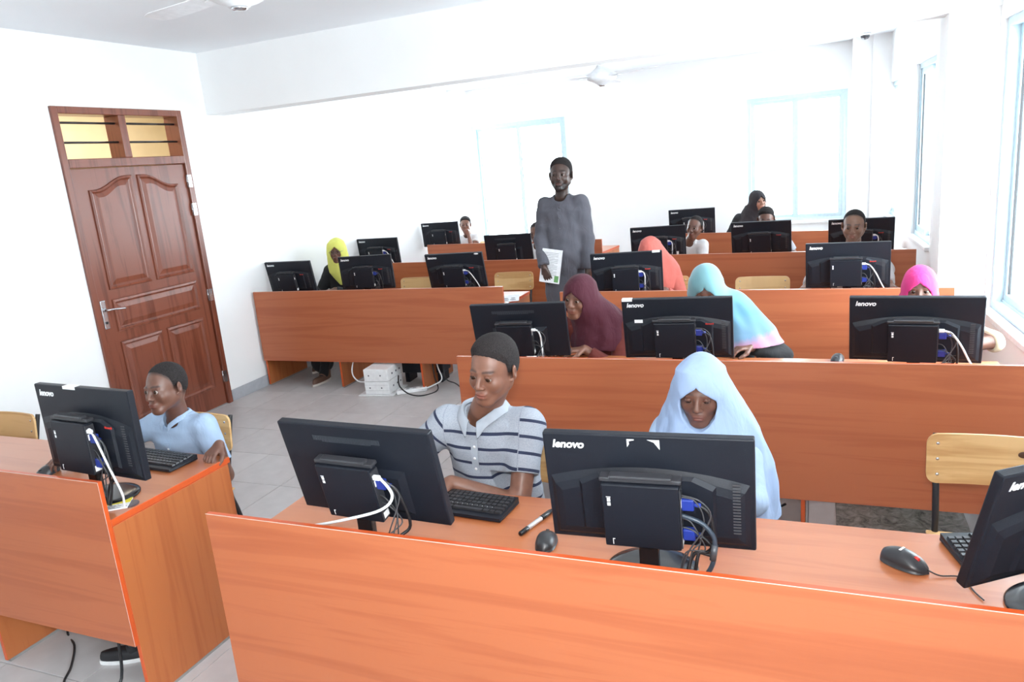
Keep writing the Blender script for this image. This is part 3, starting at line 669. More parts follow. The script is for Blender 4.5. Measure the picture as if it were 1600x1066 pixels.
obj('panel_line', MB().box((-.1285, -.1312, .095), (.099, -.130, .097)).box((-.1285, -.1312, .045), (.099, -.130, .047)), plain('grey_line', (.5, .5, .52), .5), ub)
sy = thing('system_unit', 'black computer case standing in shadow behind the white power boxes', 'computer', (-3.28, 5.72, 0), R(4))
obj('computer_case', MB().rbox((-.20, -.08, .09), (.20, .10, .30), .006), M_black(), sy)
for x in (-.18, .14): obj('case_foot', MB().box((x, -.07, 0), (x+.04, .09, .0895)), M_black(), sy)
ps = thing('power_strip', 'white power strip on the floor beside the white power boxes', 'power strip', (-3.24, 5.36, 0), R(35))
obj('strip_body', MB().rbox((-.13, -.03, .001), (.13, .03, .035), .006), wp, ps)
ho = MB()
for k in range(4): ho.lathe([(.017, .0352), (.016, .0358)], 14, T=Matrix.Translation((-.09+k*.058, 0, 0)))
obj('sockets', ho, plain('socket_grey', (.45, .45, .47), .5), ps)
for pts, r, m, lab in (
  ([(-3.33, 5.32, .16), (-3.28, 5.24, .09), (-3.18, 5.22, .03), (-3.08, 5.27, .006), (-3.02, 5.42, .01), (-3.08, 5.5, .10), (-3.12, 5.55, .3)], .006, M_cable(), 'black mains cable looping out of the white power boxes'),
  ([(-3.62, 5.36, .10), (-3.74, 5.33, .09), (-3.84, 5.38, .16), (-3.86, 5.5, .30), (-3.82, 5.6, .45)], .006, M_wcable(), 'white cable rising left of the white power boxes'),
  ([(-3.14, 5.36, .03), (-3.06, 5.40, .05), (-2.98, 5.44, .10), (-3.04, 5.5, .2), (-3.1, 5.56, .4)], .006, M_wcable(), 'white cables tangled right of the white power boxes'),
  ([(-2.99, 5.50, .30), (-2.90, 5.36, .14), (-2.78, 5.32, .10), (-2.66, 5.28, .02), (-2.50, 5.02, .004), (-2.36, 4.84, .004)], .005, M_cable(), 'thin black cable trailing over the floor from the left middle desk'),
  ([(-3.10, 2.08, .55), (-3.05, 2.0, .30), (-3.07, 1.93, .02), (-2.94, 1.86, .004), (-2.82, 1.75, .004), (-2.74, 1.66, .004), (-2.62, 1.70, .004)], .005, M_cable(), 'black cable on the floor under the near left desk'),
  ([(-2.48, 1.80, .70), (-2.50, 1.76, .3), (-2.52, 1.74, .02), (-2.50, 1.64, .004), (-2.42, 1.5, .004)], .006, M_cable(), 'black cable hanging beside the end panel of the near left desk'),
  ([(-.32, 3.72, .50), (-.25, 3.76, .22), (-.19, 3.78, .19), (-.17, 3.76, .24), (-.22, 3.72, .26), (-.30, 3.74, .12), (-.24, 3.70, .005), (-.15, 3.8, .004)], .007, M_cable(), 'tangle of black cable under the second right-hand desk')):
    tag(obj('cable', MB().tube(pts, r, 7), m), lab, 'cable')

# ---------------------------------------------------------------- ceiling things
def fan(x, y, zhub, zc, a0, label, L=.62):
    t = thing('ceiling_fan', label, 'fan', (x, y, zhub), R(a0), 'white three-blade ceiling fans')
    wm = plain('white_enamel', (.82, .83, .85), .35)
    obj('motor_housing', MB().lathe([(.018, .16), (.03, .12), (.045, .09), (.09, .055), (.125, .035), (.13, .01), (.125, -.01), (.09, -.03), (.05, -.042), (.045, -.05)], 36), wm, t)
    obj('bottom_cap', MB().lathe([(.034, -.05), (.033, -.058), (.02, -.064), (.001, -.065)], 24), M_steel(), t)
    obj('down_rod', MB().tube([(0, 0, .15), (0, 0, zc-zhub-.05)], .011, smooth=False), wm, t)
    obj('canopy', MB().lathe([(.06, zc-zhub-.001), (.055, zc-zhub-.03), (.02, zc-zhub-.07)], 24), wm, t)
    for k in range(3):
        mb = MB(); n = 9; vs = []
        for i in range(n):
            u = i/(n-1); r = .12+(L-.12)*u; w = .055+.015*u if u < .97 else .045
            for sgn in (-1, 1): vs += [(r, sgn*w, .004*sgn+.012), (r, sgn*w, .004*sgn+.009)]
        fs = []
        for i in range(n-1):
            a, b = i*4, i*4+4
            fs += [(a, b, b+2, a+2), (a+1, a+3, b+3, b+1), (a, a+1, b+1, b), (a+2, b+2, b+3, a+3)]
        fs += [(0, 2, 3, 1), ((n-1)*4, (n-1)*4+1, (n-1)*4+3, (n-1)*4+2)]
        mb.add(vs, fs); mb.box((.08, -.018, .002), (.20, .018, .008))
        obj('blade', mb, wm, t, rot=(0, 0, R(120*k)))
fan(-2.26, 2.74, 2.63, ZC, 168, 'near ceiling fan at the top left, cut off by the picture edge')
fan(-1.713, 6.5, 2.47, ZF, -27, 'far ceiling fan hanging beyond the beam', .60)
cc = thing('security_camera', 'small dome security camera on the ceiling by the back right pillar', 'camera', (.46, 9.75, ZF))
obj('camera_mount', MB().lathe([(.06, -.0005), (.06, -.02), (.055, -.025)], 24), plain('white_enamel', (.82, .83, .85), .35), cc)
obj('camera_dome', MB().lathe([(.048, -.025), (.045, -.045), (.03, -.062), (.001, -.07)], 24), plain('smoked_dome', (.08, .08, .09), .15), cc)
# ---------------------------------------------------------------- people: smooth signed-distance bodies, surfaced in numpy
f32 = np.float32
def V3(p): return np.array(p, dtype=f32)
class SDF:
    def __init__(s): s.ops = []; s.disp = None
    def rc(s, a, b, r1, r2=None, k=.02, m='u'):
        a, b = V3(a), V3(b); r2 = r1 if r2 is None else r2; ab = b-a; L2 = max(float(ab@ab), 1e-9)
        def f(P):
            t = np.clip(((P-a)@ab)/L2, 0, 1); return np.linalg.norm(P-a-t[..., None]*ab, axis=-1)-(r1+(r2-r1)*t)
        s.ops.append((m, f, (a+b)/2, float(np.linalg.norm(ab))/2+max(r1, r2), k)); return s
    def el(s, c, r, Q=None, k=.015, m='u'):
        c, r = V3(c), V3(r)
        def f(P):
            q = P-c
            if Q is not None: q = q@Q
            k0 = np.linalg.norm(q/r, axis=-1); k1 = np.linalg.norm(q/(r*r), axis=-1)+1e-9; return k0*(k0-1)/k1
        s.ops.append((m, f, c, float(max(r)), k)); return s
    def fn(s, f, c, rad, k=.02, m='u'): s.ops.append((m, f, V3(c), rad, k)); return s
    def chain(s, pts, rs, k=.006, m='u'):
        for i in range(len(pts)-1): s.rc(pts[i], pts[i+1], rs[i], rs[i+1], k, m)
        return s
    def ev(s, P, bc=None, hb=0):
        d = np.full(P.shape[:-1], 1.0, dtype=f32)
        for m, f, c, r, k in s.ops:
            if bc is not None and m != 'i':
                sel = np.linalg.norm(bc-c, axis=-1) < r+hb+3*k+.02
                if not sel.any(): continue
            else: sel = slice(None)
            v = f(P[sel]); e = d[sel]
            if m == 'u':
                h = np.maximum(k-np.abs(e-v), 0)/max(k, 1e-6); e = np.minimum(e, v)-h*h*k*.25
            elif m == 's':
                v = -v; h = np.maximum(k-np.abs(e-v), 0)/max(k, 1e-6); e = np.maximum(e, v)+h*h*k*.25
            else: e = np.maximum(e, v)
            d[sel] = e
        if s.disp is not None: d = d + s.disp(P)
        return d
    def mesh(s, name, lo, hi, h, smooth=0):
        lo = V3(lo); n = np.ceil((V3(hi)-lo)/h/8).astype(int)
        bi = np.stack(np.meshgrid(*[np.arange(k) for k in n], indexing='ij'), -1).reshape(-1, 3)
        bc = lo+(bi*8+3.5).astype(f32)*h; hb = 8*h*.87
        dc = s.ev(bc[:, None, :], bc, hb)[:, 0] if False else s.ev(bc)
        act = np.abs(dc) < hb*1.35+.012
        D = np.repeat(np.repeat(np.repeat(np.where(dc < 0, -1, 1).astype(f32).reshape(n), 8, 0), 8, 1), 8, 2)
        g = np.stack(np.meshgrid(*[np.arange(8)]*3, indexing='ij'), -1).reshape(-1, 3)
        A = bi[act]; out = np.empty((len(A), 512), dtype=f32)
        for i in range(0, len(A), 600):
            a = A[i:i+600]; idx = a[:, None, :]*8+g[None]; out[i:i+600] = s.ev(lo+idx.astype(f32)*h, bc[act][i:i+600], hb)
        D6 = D.reshape(n[0], 8, n[1], 8, n[2], 8); D6 = D6.transpose(0, 2, 4, 1, 3, 5).copy(); D6[A[:, 0], A[:, 1], A[:, 2]] = out.reshape(-1, 8, 8, 8)
        D = D6.transpose(0, 3, 1, 4, 2, 5).reshape(n*8)
        S = D < 0; N = np.array(D.shape)
        c8 = sum(S[i:N[0]-1+i, j:N[1]-1+j, k:N[2]-1+k].astype(np.int8) for i in (0, 1) for j in (0, 1) for k in (0, 1))
        cell = (c8 > 0) & (c8 < 8); ci = np.argwhere(cell); vid = np.full(cell.shape, -1, dtype=np.int32); vid[cell] = np.arange(len(ci))
        acc = np.zeros((len(ci), 3), dtype=f32); cnt = np.zeros(len(ci), dtype=f32)
        cor = [(0,0,0),(1,0,0),(0,1,0),(1,1,0),(0,0,1),(1,0,1),(0,1,1),(1,1,1)]
        val = [D[ci[:, 0]+a, ci[:, 1]+b, ci[:, 2]+c] for a, b, c in cor]
        for i in range(8):
            for j in range(i+1, 8):
                if sum(abs(np.array(cor[i])-np.array(cor[j]))) != 1: continue
                x = (val[i] < 0) != (val[j] < 0); t = np.where(x, val[i]/np.where(x, val[i]-val[j], 1), 0)
                p = np.array(cor[i], dtype=f32)+t[:, None]*(np.array(cor[j], dtype=f32)-np.array(cor[i], dtype=f32))
                acc[x] += p[x]; cnt[x] += 1
        V = lo+(ci+acc/np.maximum(cnt, 1)[:, None])*h
        quads = []
        for ax in range(3):
            e = [0, 0, 0]; e[ax] = 1; sl = tuple(slice(0, N[k]-e[k]) for k in range(3)); s2 = tuple(slice(e[k], N[k]) for k in range(3))
            X = S[sl] != S[s2]; ix = np.argwhere(X); b, c = (ax+1) % 3, (ax+2) % 3
            ix = ix[(ix[:, b] > 0) & (ix[:, c] > 0) & (ix[:, b] < N[b]-1) & (ix[:, c] < N[c]-1)]
            def at(db, dc_): q = ix.copy(); q[:, b] -= db; q[:, c] -= dc_; return vid[q[:, 0], q[:, 1], q[:, 2]]
            q = np.stack([at(1, 1), at(0, 1), at(0, 0), at(1, 0)], 1); fl_ = S[ix[:, 0], ix[:, 1], ix[:, 2]]
            q[~fl_] = q[~fl_][:, ::-1]; quads.append(q)
        Q = np.concatenate(quads); Q = Q[(Q >= 0).all(1)]
        # one light smoothing pass keeps the voxel steps out of the shading
        for _ in range(smooth):
            sm_ = np.zeros_like(V); c_ = np.zeros(len(V), dtype=f32)
            for k in range(4):
                np.add.at(sm_, Q[:, k], V[Q[:, (k+1) % 4]]); np.add.at(c_, Q[:, k], 1)
            V = np.where(c_[:, None] > 0, V*.5+.5*sm_/np.maximum(c_, 1)[:, None], V)
        me = bpy.data.meshes.new(name); me.vertices.add(len(V)); me.vertices.foreach_set('co', V.astype(f32).ravel())
        me.loops.add(len(Q)*4); me.loops.foreach_set('vertex_index', Q.astype(np.int32).ravel())
        me.polygons.add(len(Q)); me.polygons.foreach_set('loop_start', np.arange(len(Q), dtype=np.int32)*4)
        me.polygons.foreach_set('use_smooth', np.ones(len(Q), dtype=bool)); me.update(calc_edges=True); me.validate()
        me['_n'] = len(V)
        return me, V
def attr(me, name, cols):
    a = me.attributes.new(name, 'FLOAT_COLOR', 'POINT'); c = np.ones((len(cols), 4), dtype=f32); c[:, :3] = cols; a.data.foreach_set('color', c.ravel())
def fattr(me, name, v):
    a = me.attributes.new(name, 'FLOAT', 'POINT'); a.data.foreach_set('value', v.astype(f32))
def headmat(yaw, pitch, roll):
    B = Matrix(((-1, 0, 0), (0, -1, 0), (0, 0, 1))).transposed()      # columns: local x, y(forward), z
    M = Matrix.Rotation(R(yaw), 3, 'Z') @ Matrix.Rotation(R(pitch), 3, 'X') @ Matrix.Rotation(R(roll), 3, 'Y') @ B
    return np.array(M, dtype=f32)          # world = M @ local
def ss(x, a, b): t = np.clip((x-a)/(b-a), 0, 1); return t*t*(3-2*t)

def add_head(S, hc, Q, s, lids=.5, male=True, ears=True):
    W_ = lambda p: V3(hc)+Q@(V3(p)*s)
    e = lambda c, r, k=.015, m='u', QQ=None: S.el(W_(c), V3(r)*s, Q if QQ is None else QQ, k*s, m)
    r_ = lambda a, b, r1, r2, k=.012, m='u': S.rc(W_(a), W_(b), r1*s, r2*s, k*s, m)
    e((0, -.018, .034), (.0755, .096, .084)); e((0, -.045, -.005), (.058, .060, .068), .03); e((0, .018, -.008), (.066, .072, .088), .02)
    for x in (-1, 1):
        r_((x*.050, .0, -.048), (x*.018, .066, -.096), .024, .017, .03)
        e((x*.038, .058, -.030), (.024, .024, .026), .02)
        e((x*.026, .080, .018), (.020, .009, .0070), .014)
    e((0, .068, -.100), (.022, .020, .017), .02)
    e((0, .078, -.064), (.028, .019, .024), .016)
    for x in (-1, 1):
        e((x*.031, .096, -.001), (.0165, .0135, .0105), .010, 's')
        # eyelids over the ball, with the slit left open
    r_((0, .083, .014), (0, .105, -.026), .0065, .0105, .012)
    e((0, .106, -.031), (.0115, .0105, .0095), .006)
    for x in (-1, 1): e((x*.0125, .096, -.034), (.0085, .010, .0075), .005)
    for x in (-1, 1): e((x*.0065, .102, -.0415), (.0035, .0045, .003), .002, 's')
    e((0, .0945, -.0600), (.0225, .0085, .0058), .005); e((0, .0935, -.0720), (.0195, .0090, .0064), .005)
    e((0, .105, -.0655), (.0245, .0085, .0013), .002, 's')
    for x in (-1, 1):
        # lids: a shell around the eyeball
        c = W_((x*.031, .0785, -.001)); rb = .0152*s
        Qe = Q; op = (.0140*s, .02*s, (.0088*(1-lids)+.0012)*s); oc = W_((x*.031, .0925, -.0005-.0052*lids))
        def lid(P, c=c, rb=rb, oc=oc, op=V3(op)):
            d1 = np.linalg.norm(P-c, axis=-1)-rb; q = (P-oc)@Q; k0 = np.linalg.norm(q/op, axis=-1); k1 = np.linalg.norm(q/(op*op), axis=-1)+1e-9
            d1 = np.maximum(d1, -(np.linalg.norm(P-c, axis=-1)-rb*.80)); return np.maximum(d1, -k0*(k0-1)/k1)
        S.fn(lid, c, rb, .004*s)
    if ears:
        for x in (-1, 1):
            th = Matrix.Rotation(R(-x*22), 3, 'Z') @ Matrix.Rotation(R(-12), 3, 'X'); QE = (Q@np.array(th, dtype=f32)).astype(f32)
            e((x*.083, -.012, -.004), (.0075, .0175, .030), .006, 'u', QE); e((x*.0915, -.008, .000), (.006, .0095, .018), .004, 's', QE)
            e((x*.0785, .002, -.030), (.006, .008, .009), .006)
    return W_
def head_tint(V, hc, Q, s, beard=0, brow=1.0, hairup=None):
    q = ((V-V3(hc))@Q)/s; x, y, z = q[:, 0], q[:, 1], q[:, 2]; ax = np.abs(x); near = (np.linalg.norm(q, axis=1) < .16)
    t = np.ones((len(V), 3), dtype=f32)
    def mul(mask, col): 
        for k in range(3): t[:, k] *= 1-mask*(1-col[k])
    lip = near*np.exp(-((x/.021)**4+((z+.066)/.0125)**4))*(y > .085)
    mul(lip, (1.08, .80, .86))
    arc = .0200+.006*np.cos((ax-.03)/.022*1.3)
    br = near*np.exp(-(((z-arc)/.0042)**2))*ss(ax, .008, .014)*(1-ss(ax, .045, .053))*(y > .04)*brow
    mul(br, (.22, .22, .25))
    mul(near*np.exp(-(((ax-.031)/.017)**2+((z+.001)/.010)**2))*(y > .06), (.72, .68, .68))
    if hairup is not None:
        z0 = np.interp(y, HYS, HHL)+hairup; mul(near*ss(z, z0-.014, z0+.010)*.90*(1-ss(ax, .0765, .0785)), (.20, .22, .26))
    if beard: mul(near*beard*np.clip(ss(-z, .045, .07)*ss(y, -.02, .02)*(1-lip)*1.0, 0, 1)*(1-(ax < .026)*(z > -.078)*(z < -.052)), (.25, .25, .28)); mul(near*beard*np.exp(-(((z+.05)/.005)**2))*(ax < .028)*(y > .08), (.3, .3, .33))
    return t
HYS = np.array([-.13, -.09, -.05, -.02, .0, .012, .022, .045, .060, .075, .12]); HHL = np.array([-.070, -.06, -.045, -.022, -.010, -.008, .036, .066, .080, .087, .091])
def eye_mesh():
    mb = MB(); n, m = 20, 14; vs = [(math.sin(PI*j/m)*math.cos(2*PI*i/n), math.cos(PI*j/m), math.sin(PI*j/m)*math.sin(2*PI*i/n)) for j in range(m+1) for i in range(n)]
    for j in range(m):
        mi = 2 if j < 1 else (1 if j < 4 else 0)
        mb.add([vs[j*n+i] for i in range(n)]+[vs[(j+1)*n+i] for i in range(n)], [(i, (i+1) % n, n+(i+1) % n, n+i) for i in range(n)], mi, True)
    return mesh_of(mb, [plain('eye_white', (.34, .29, .26), .2), plain('brown_iris', (.035, .016, .009), .1), plain('pupil', (.003, .003, .003), .1)], 'eye')
def hand(S, wrist, d, nrm, s, side, curl=.35, grip=0, spread=1.0):
    """side: +1 thumb towards u = d x n"""
    d = Vector(d).normalized(); n = Vector(nrm); n = (n-d*n.dot(d)).normalized(); u = d.cross(n)*side; w = Vector(wrist)
    P = lambda a, b, c: tuple(w+d*a*s+u*b*s+n*c*s)
    for k, b in enumerate((.028, .0095, -.0095, -.027)):
        S.rc(P(.012, b*.55, 0), P(.080-.004*abs(k-1.2), b, .002), .0135*s, .0105*s, .012*s)
    for k, (b, L, r) in enumerate(((.029, .070, .0085), (.0095, .078, .0088), (-.0098, .072, .0083), (-.028, .056, .0073))):
        ang = 0; p = Vector(P(.082-.003*abs(k-1.2), b, .002)); dd = (d+u*(b*1.6*spread)).normalized(); pts = [p]; cv = curl*(1+.12*k)
        for seg, f in enumerate((.45, .30, .25)):
            ang += cv*(.9 if seg == 0 else 1.15); p = p+(dd*math.cos(ang)-n*math.sin(ang))*L*f*s; pts.append(p)
        S.chain([tuple(q) for q in pts], [r*s, r*.95*s, r*.87*s, r*.72*s], .004*s)
    b0 = Vector(P(.022, .024, -.004)); b1 = b0+(d*.034+u*.026-n*(.010+.01*grip))*s; b2 = b1+(d*.028+u*(.008-.006*grip)-n*(.006+.012*grip))*s; b3 = b2+(d*.022+u*(.000)-n*.006)*s
    S.chain([tuple(b0), tuple(b1), tuple(b2), tuple(b3)], [.0145*s, .0115*s, .0100*s, .0078*s], .008*s)
def ik(a, t, l1, l2, pole):
    a, t = Vector(a), Vector(t); v = t-a; L = min(v.length, (l1+l2)*.995); dn = v.normalized(); c = (l1*l1-l2*l2+L*L)/(2*L); hgt = math.sqrt(max(0, l1*l1-c*c))
    p = Vector(pole); p = (p-dn*p.dot(dn)).normalized(); return a+dn*c+p*hgt, a+dn*L
def prof(S, tab, k=.03, m='u', sc=.8, pw=2.0, fold=None):
    """tab rows: z, half width, half depth, cx, cy"""
    T_ = np.array(sorted(tab), dtype=f32); zs = T_[:, 0]
    def f(P):
        z = P[..., 2]; a, b, cx, cy = [np.interp(z, zs, T_[:, j]).astype(f32) for j in (1, 2, 3, 4)]
        x = P[..., 0]-cx; y = P[..., 1]-cy
        if fold is not None:
            th = np.arctan2(y/b, x/a); g = 1+fold(th, z); x = x/g; y = y/g
        rr = (np.abs(x/a)**pw+np.abs(y/b)**pw)**(1/pw); d = (rr-1)*np.minimum(a, b)*sc
        return np.maximum(d, np.maximum(z-zs[-1], zs[0]-z)).astype(f32)
    c = ((T_[:, 3].mean()), T_[:, 4].mean(), (zs[0]+zs[-1])/2); rad = float(np.hypot((zs[-1]-zs[0])/2, max(T_[:, 1].max(), T_[:, 2].max()))+.06)
    S.fn(f, c, rad, k, m)
def shoe(name, parent, pos, d, s, col, sole=(.8, .8, .8)):
    t = Matrix.Translation(pos) @ Matrix.Rotation(math.atan2(d[0], -d[1]), 4, 'Z') @ Matrix.Diagonal((s, s, s, 1))     # toe towards -y
    def strip(z, w):
        return [(w*.036*math.sin(2*PI*k/24)*(1-.12*math.cos(2*PI*k/24)), -.05-.135*w**.5*math.cos(2*PI*k/24)) for k in range(24)]
    mb = MB(); rings = [(strip(0, 1.0), .018), (strip(0, 1.02), .028), (strip(0, .97), .045), (strip(0, .85), .062)]
    for i, (o, z) in enumerate(rings): rings[i] = ([(x, y*(.99)) for x, y in o], z)
    mb.relief(rings); mb.tube([(0, .035, .03), (0, .04, .07), (0, .045, .10)], .042, 14, taper=(1.0, .95)).tube([(0, -.03, .055), (0, .0, .075), (0, .03, .09)], .036, 12)
    mb.v = [tuple(t @ Vector(p)) for p in mb.v]
    o = obj(name, mb, plain('shoe_'+str(int(col[0]*100)), col, .6), parent)
    for p in o.data.polygons: p.use_smooth = True
    sb = MB().relief([(strip(0, 1.06), .0), (strip(0, 1.08), .010), (strip(0, 1.05), .020)]); sb.v = [tuple(t @ Vector(p)) for p in sb.v]
    obj('sole', sb, plain('sole_'+str(int(sole[0]*100)), sole, .5), o)

def person(label, hc, ang, s, tone, seat, top, hands=None, h=.006, lids=.5, hair=None, scarf=None, beard=0, feet=None, stand=False, shy=0, gaze=(0, 0), lean=0, poles=None, ears=True, nboff=(0, .045, -.155), curl=.4, hdir=None, legs=None, handpose=None, hs=None):
    """top: dict(kind, mat, sleeve 0..1, ...); seat: (x, y) on the chair; hands: wrist targets (viewer-left, viewer-right)"""
    root = thing('person', label, 'person', (seat[0], seat[1], 0)); B = root; off = V3((seat[0], seat[1], 0))
    Q = headmat(*ang); hc = V3(hc); body = SDF(); hs = hs or s
    nb = V3(hc)+V3(nboff)*s
    WH = add_head(body, hc, Q, hs, lids, ears=ears)
    ca, sa = math.cos(R(shy)), math.sin(R(shy))
    sh = [nb+V3((x*.158*ca, x*.158*sa+.01, -.055))*V3((s, s, s)) for x in (-1, 1)]
    zp = .53 if not stand else .95*s
    pel = V3((seat[0], seat[1], zp))
    body.rc(WH((0, -.028, -.055)), nb+V3((0, .005, 0)), .050*s, .055*s, .03*s)
    body.rc(sh[0]+V3((.03, .008, .005)), sh[1]+V3((-.03, .008, .005)), .042*s, .042*s, .03*s)
    body.rc(nb+V3((0, .03, -.08*s)), pel+V3((0, .03, 0)), .062*s, .075*s, .03*s)
    El, Wr = [], []
    for i, x in enumerate((-1, 1)):
        tgt = hands[i] if hands and hands[i] is not None else (sh[i][0]+x*.03, sh[i][1]-.22*s, .79)
        pl = poles[i] if poles and poles[i] is not None else (x*.55, .35, -.8)
        e_, w_ = ik(sh[i], tgt, .285*s, .255*s, pl); El.append(V3(e_)); Wr.append(V3(w_))
        body.rc(sh[i], El[i], .047*s, .038*s, .03*s); body.rc(El[i], Wr[i], .038*s, .0255*s, .02*s)
        fd = Vector(w_)-Vector(e_)
        hd_ = (hdir[i] if hdir and hdir[i] is not None else (fd.x*.6, fd.y, fd.z*.25-.02)); nn = (0, 0, 1); cu = curl; 
        if handpose and handpose[i]: hd_, nn, cu = handpose[i]
        hand(body, tuple(Wr[i]), hd_, nn, s*.97, (1 if x < 0 else -1), cu, grip=.5)
    # surface, bounds
    allp = np.stack([hc, *sh, *El, *Wr, pel, nb]); lo = allp.min(0)-.17*s; hi = allp.max(0)+.17*s; lo[2] = min(lo[2], pel[2]-.12)
    me, V = body.mesh('body', lo, hi, h, smooth=0)
    tn = head_tint(V, hc, Q, hs, beard, 1.0 if scarf is None else .8, hair.get('up', 0) if hair is not None else None)
    # pale palms/nails left to light; knuckles slightly darker
    attr(me, 'tint', tn); V2 = V-off
    me.vertices.foreach_set('co', V2.astype(f32).ravel()); me.materials.append(skin_mat(tone)); me.update()
    obj('body', me, None, root)
    em = shared('eye', eye_mesh); gm = headmat(ang[0]+gaze[0], ang[1]+gaze[1], ang[2]) @ np.diag((1, 1, 1)).astype(f32)
    for x in (-1, 1):
        o = obj('eye', em, None, root); p = WH((x*.031, .0785, -.001))-off; mt = Matrix(gm.tolist()).to_4x4() @ Matrix.Diagonal((.0128*hs,)*3+(1,)); mt.translation = tuple(float(v) for v in p); o.matrix_local = mt
    def put(name, sdf, lo, hi, hh, mat, smooth=1, extra=None, parent=None, lab=None):
        m2, V_ = sdf.mesh(name, lo, hi, hh, smooth)
        if extra: extra(m2, V_)
        co = np.empty(len(m2.vertices)*3, dtype=f32); m2.vertices.foreach_get('co', co); co = co.reshape(-1, 3)-off; m2.vertices.foreach_set('co', co.ravel())
        m2.materials.append(mat); m2.update(); return obj(name, m2, None, parent or root, label=lab)
    # hair
    if hair is not None:
        H = SDF(); th_ = .0055 if hair.get('top') else .0032
        H.el(WH((0, -.018, .034)), V3((.0755, .096, .084))*hs, Q, .015*hs); H.el(WH((0, -.045, -.005)), V3((.058, .060, .068))*hs, Q, .03*hs); H.el(WH((0, .018, -.008)), V3((.066, .072, .088))*hs, Q, .02*hs)
        if hair.get('top'): H.el(WH((0, -.008, .064)), V3((.068, .082, .058))*hs, Q, .02*hs)
        up_h = hair.get('up', 0)
        def over(P):
            q = ((P-hc)@Q)/hs; return q[..., 2]-np.interp(q[..., 1], HYS, HHL)-up_h-.0012*np.sin(q[..., 0]*390)
        def rise(P):
            v = over(P); grain = .0009*np.sin(P[..., 0]*620)*np.sin(P[..., 1]*590)*np.sin(P[..., 2]*640)
            return (-(-.003+(th_+.003)*ss(v, -.004, .030))*hs+grain).astype(f32)
        H.disp = rise
        H.fn(lambda P: (-(over(P)+.010)*.6*hs).astype(f32), hc, 9, 0, 'i')
        put('hair', H, hc-.15*hs, hc+.15*hs, max(.003, h*.9), hair.get('mat') or hair_mat(), 0)
    # clothes
    up_ = lambda v: v
    kind = top['kind']; cm = top['mat']; T = SDF(); sl = top.get('sleeve', .55); fat = top.get('fat', 1.0)
    mid = (nb+pel)/2; n0 = nb
    def row(z, a, b): 
        t = np.clip((z-pel[2])/max(.01, (nb[2]-pel[2])), 0, 1.1); c = pel+(nb-pel)*t; return (z, a*s*fat, b*s*fat, float(c[0]), float(c[1])+.012)
    zt = nb[2]; zb = pel[2]-.06
    if kind in ('shirt', 'abaya'):
        w = [row(zb, .165, .135), row(zb+.12, .155, .125), row((zb+zt)/2, .158, .118), row(zt-.13*s, .172, .115), row(zt-.07*s, .165, .10), row(zt-.03*s, .12, .075), row(zt+.005, .065, .06)]
        if kind == 'abaya': w[0] = row(zb, .20, .18)
        prof(T, w, .03*s, fold=(lambda th, z: .018*np.sin(th*5+z*22)+.012*np.sin(th*9-z*35)) if h < .005 else None)
        T.rc(sh[0]+V3((.01, 0, .004)), sh[1]+V3((-.01, 0, .004)), .052*s, .052*s, .05*s)
        for i, x in enumerate((-1, 1)):
            if sl <= 1:
                e2 = sh[i]+(El[i]-sh[i])*sl; T.rc(sh[i], e2, .063*s, .058*s, .03*s)
                dn = (El[i]-sh[i])/np.linalg.norm(El[i]-sh[i])
                def cut(P, e2=e2, dn=dn, c=sh[i]): return np.maximum((e2-P)@dn*1.0, np.linalg.norm(P-e2, axis=-1)-.12*s).astype(f32)
                T.fn(cut, e2, .12*s, .002, 's')
            else:
                T.rc(sh[i], El[i], .062*s, .052*s, .03*s); e2 = El[i]+(Wr[i]-El[i])*(sl-1); T.rc(El[i], e2, .052*s, .040*s, .03*s)
                dn = (Wr[i]-El[i])/np.linalg.norm(Wr[i]-El[i])
                def cut(P, e2=e2, dn=dn): return np.maximum((e2-P)@dn*1.0, np.linalg.norm(P-e2, axis=-1)-.075*s).astype(f32)
                T.fn(cut, e2, .075*s, .002, 's')
        nd = Q@V3((0, .8, 0)); fx = V3((math.sin(R(shy)), -math.cos(R(shy)), 0))
        if not scarf:
            T.rc(nb+fx*.012*s+V3((0, 0, -.02*s)), nb+V3((0, 0, .12*s)), .060*s, .066*s, .008*s, 's')
            if top.get('vneck'): T.rc(nb+fx*.055*s+V3((0, 0, .03*s)), nb+fx*.12*s+V3((0, 0, -.075*s)), .030*s, .006*s, .006*s, 's')
        T.disp = lambda P: (.0022*np.sin(P[..., 0]*31+P[..., 2]*47)*np.sin(P[..., 1]*40+P[..., 2]*23)).astype(f32)
        lo = np.stack([*sh, *El, *(Wr if sl > 1 else El), pel]).min(0)-.2*s; hi = np.stack([*sh, *El, *(Wr if sl > 1 else El), pel, nb]).max(0)+.13*s; lo[2] = max(lo[2]-.0, pel[2]-.14)
        def ex(m2, V_):
            if not top.get('stripes'): return
            ztop = math.floor((float(nb[2])-.045*s)/.057)*.057+.036; st = np.minimum(V_[:, 2]+.04*(V_[:, 1]-float(nb[1])), ztop)
            for i, x in enumerate((-1, 1)):
                a = sh[i]; ab = El[i]-a; L = np.linalg.norm(ab); t = ((V_-a)@ab)/L; dist = np.linalg.norm(V_-a-(t/L)[:, None]*ab, axis=1)
                wgt = (dist < .085*s) & (x*((V_-sh[i])@V3((ca, sa, 0))) > -.012-.0*s)
                st = np.where(wgt, 7.01-t, st)
            fattr(m2, 'band', st)
        put(top.get('name', 'shirt'), T, lo, hi, h*1.05, cm, 1, ex)
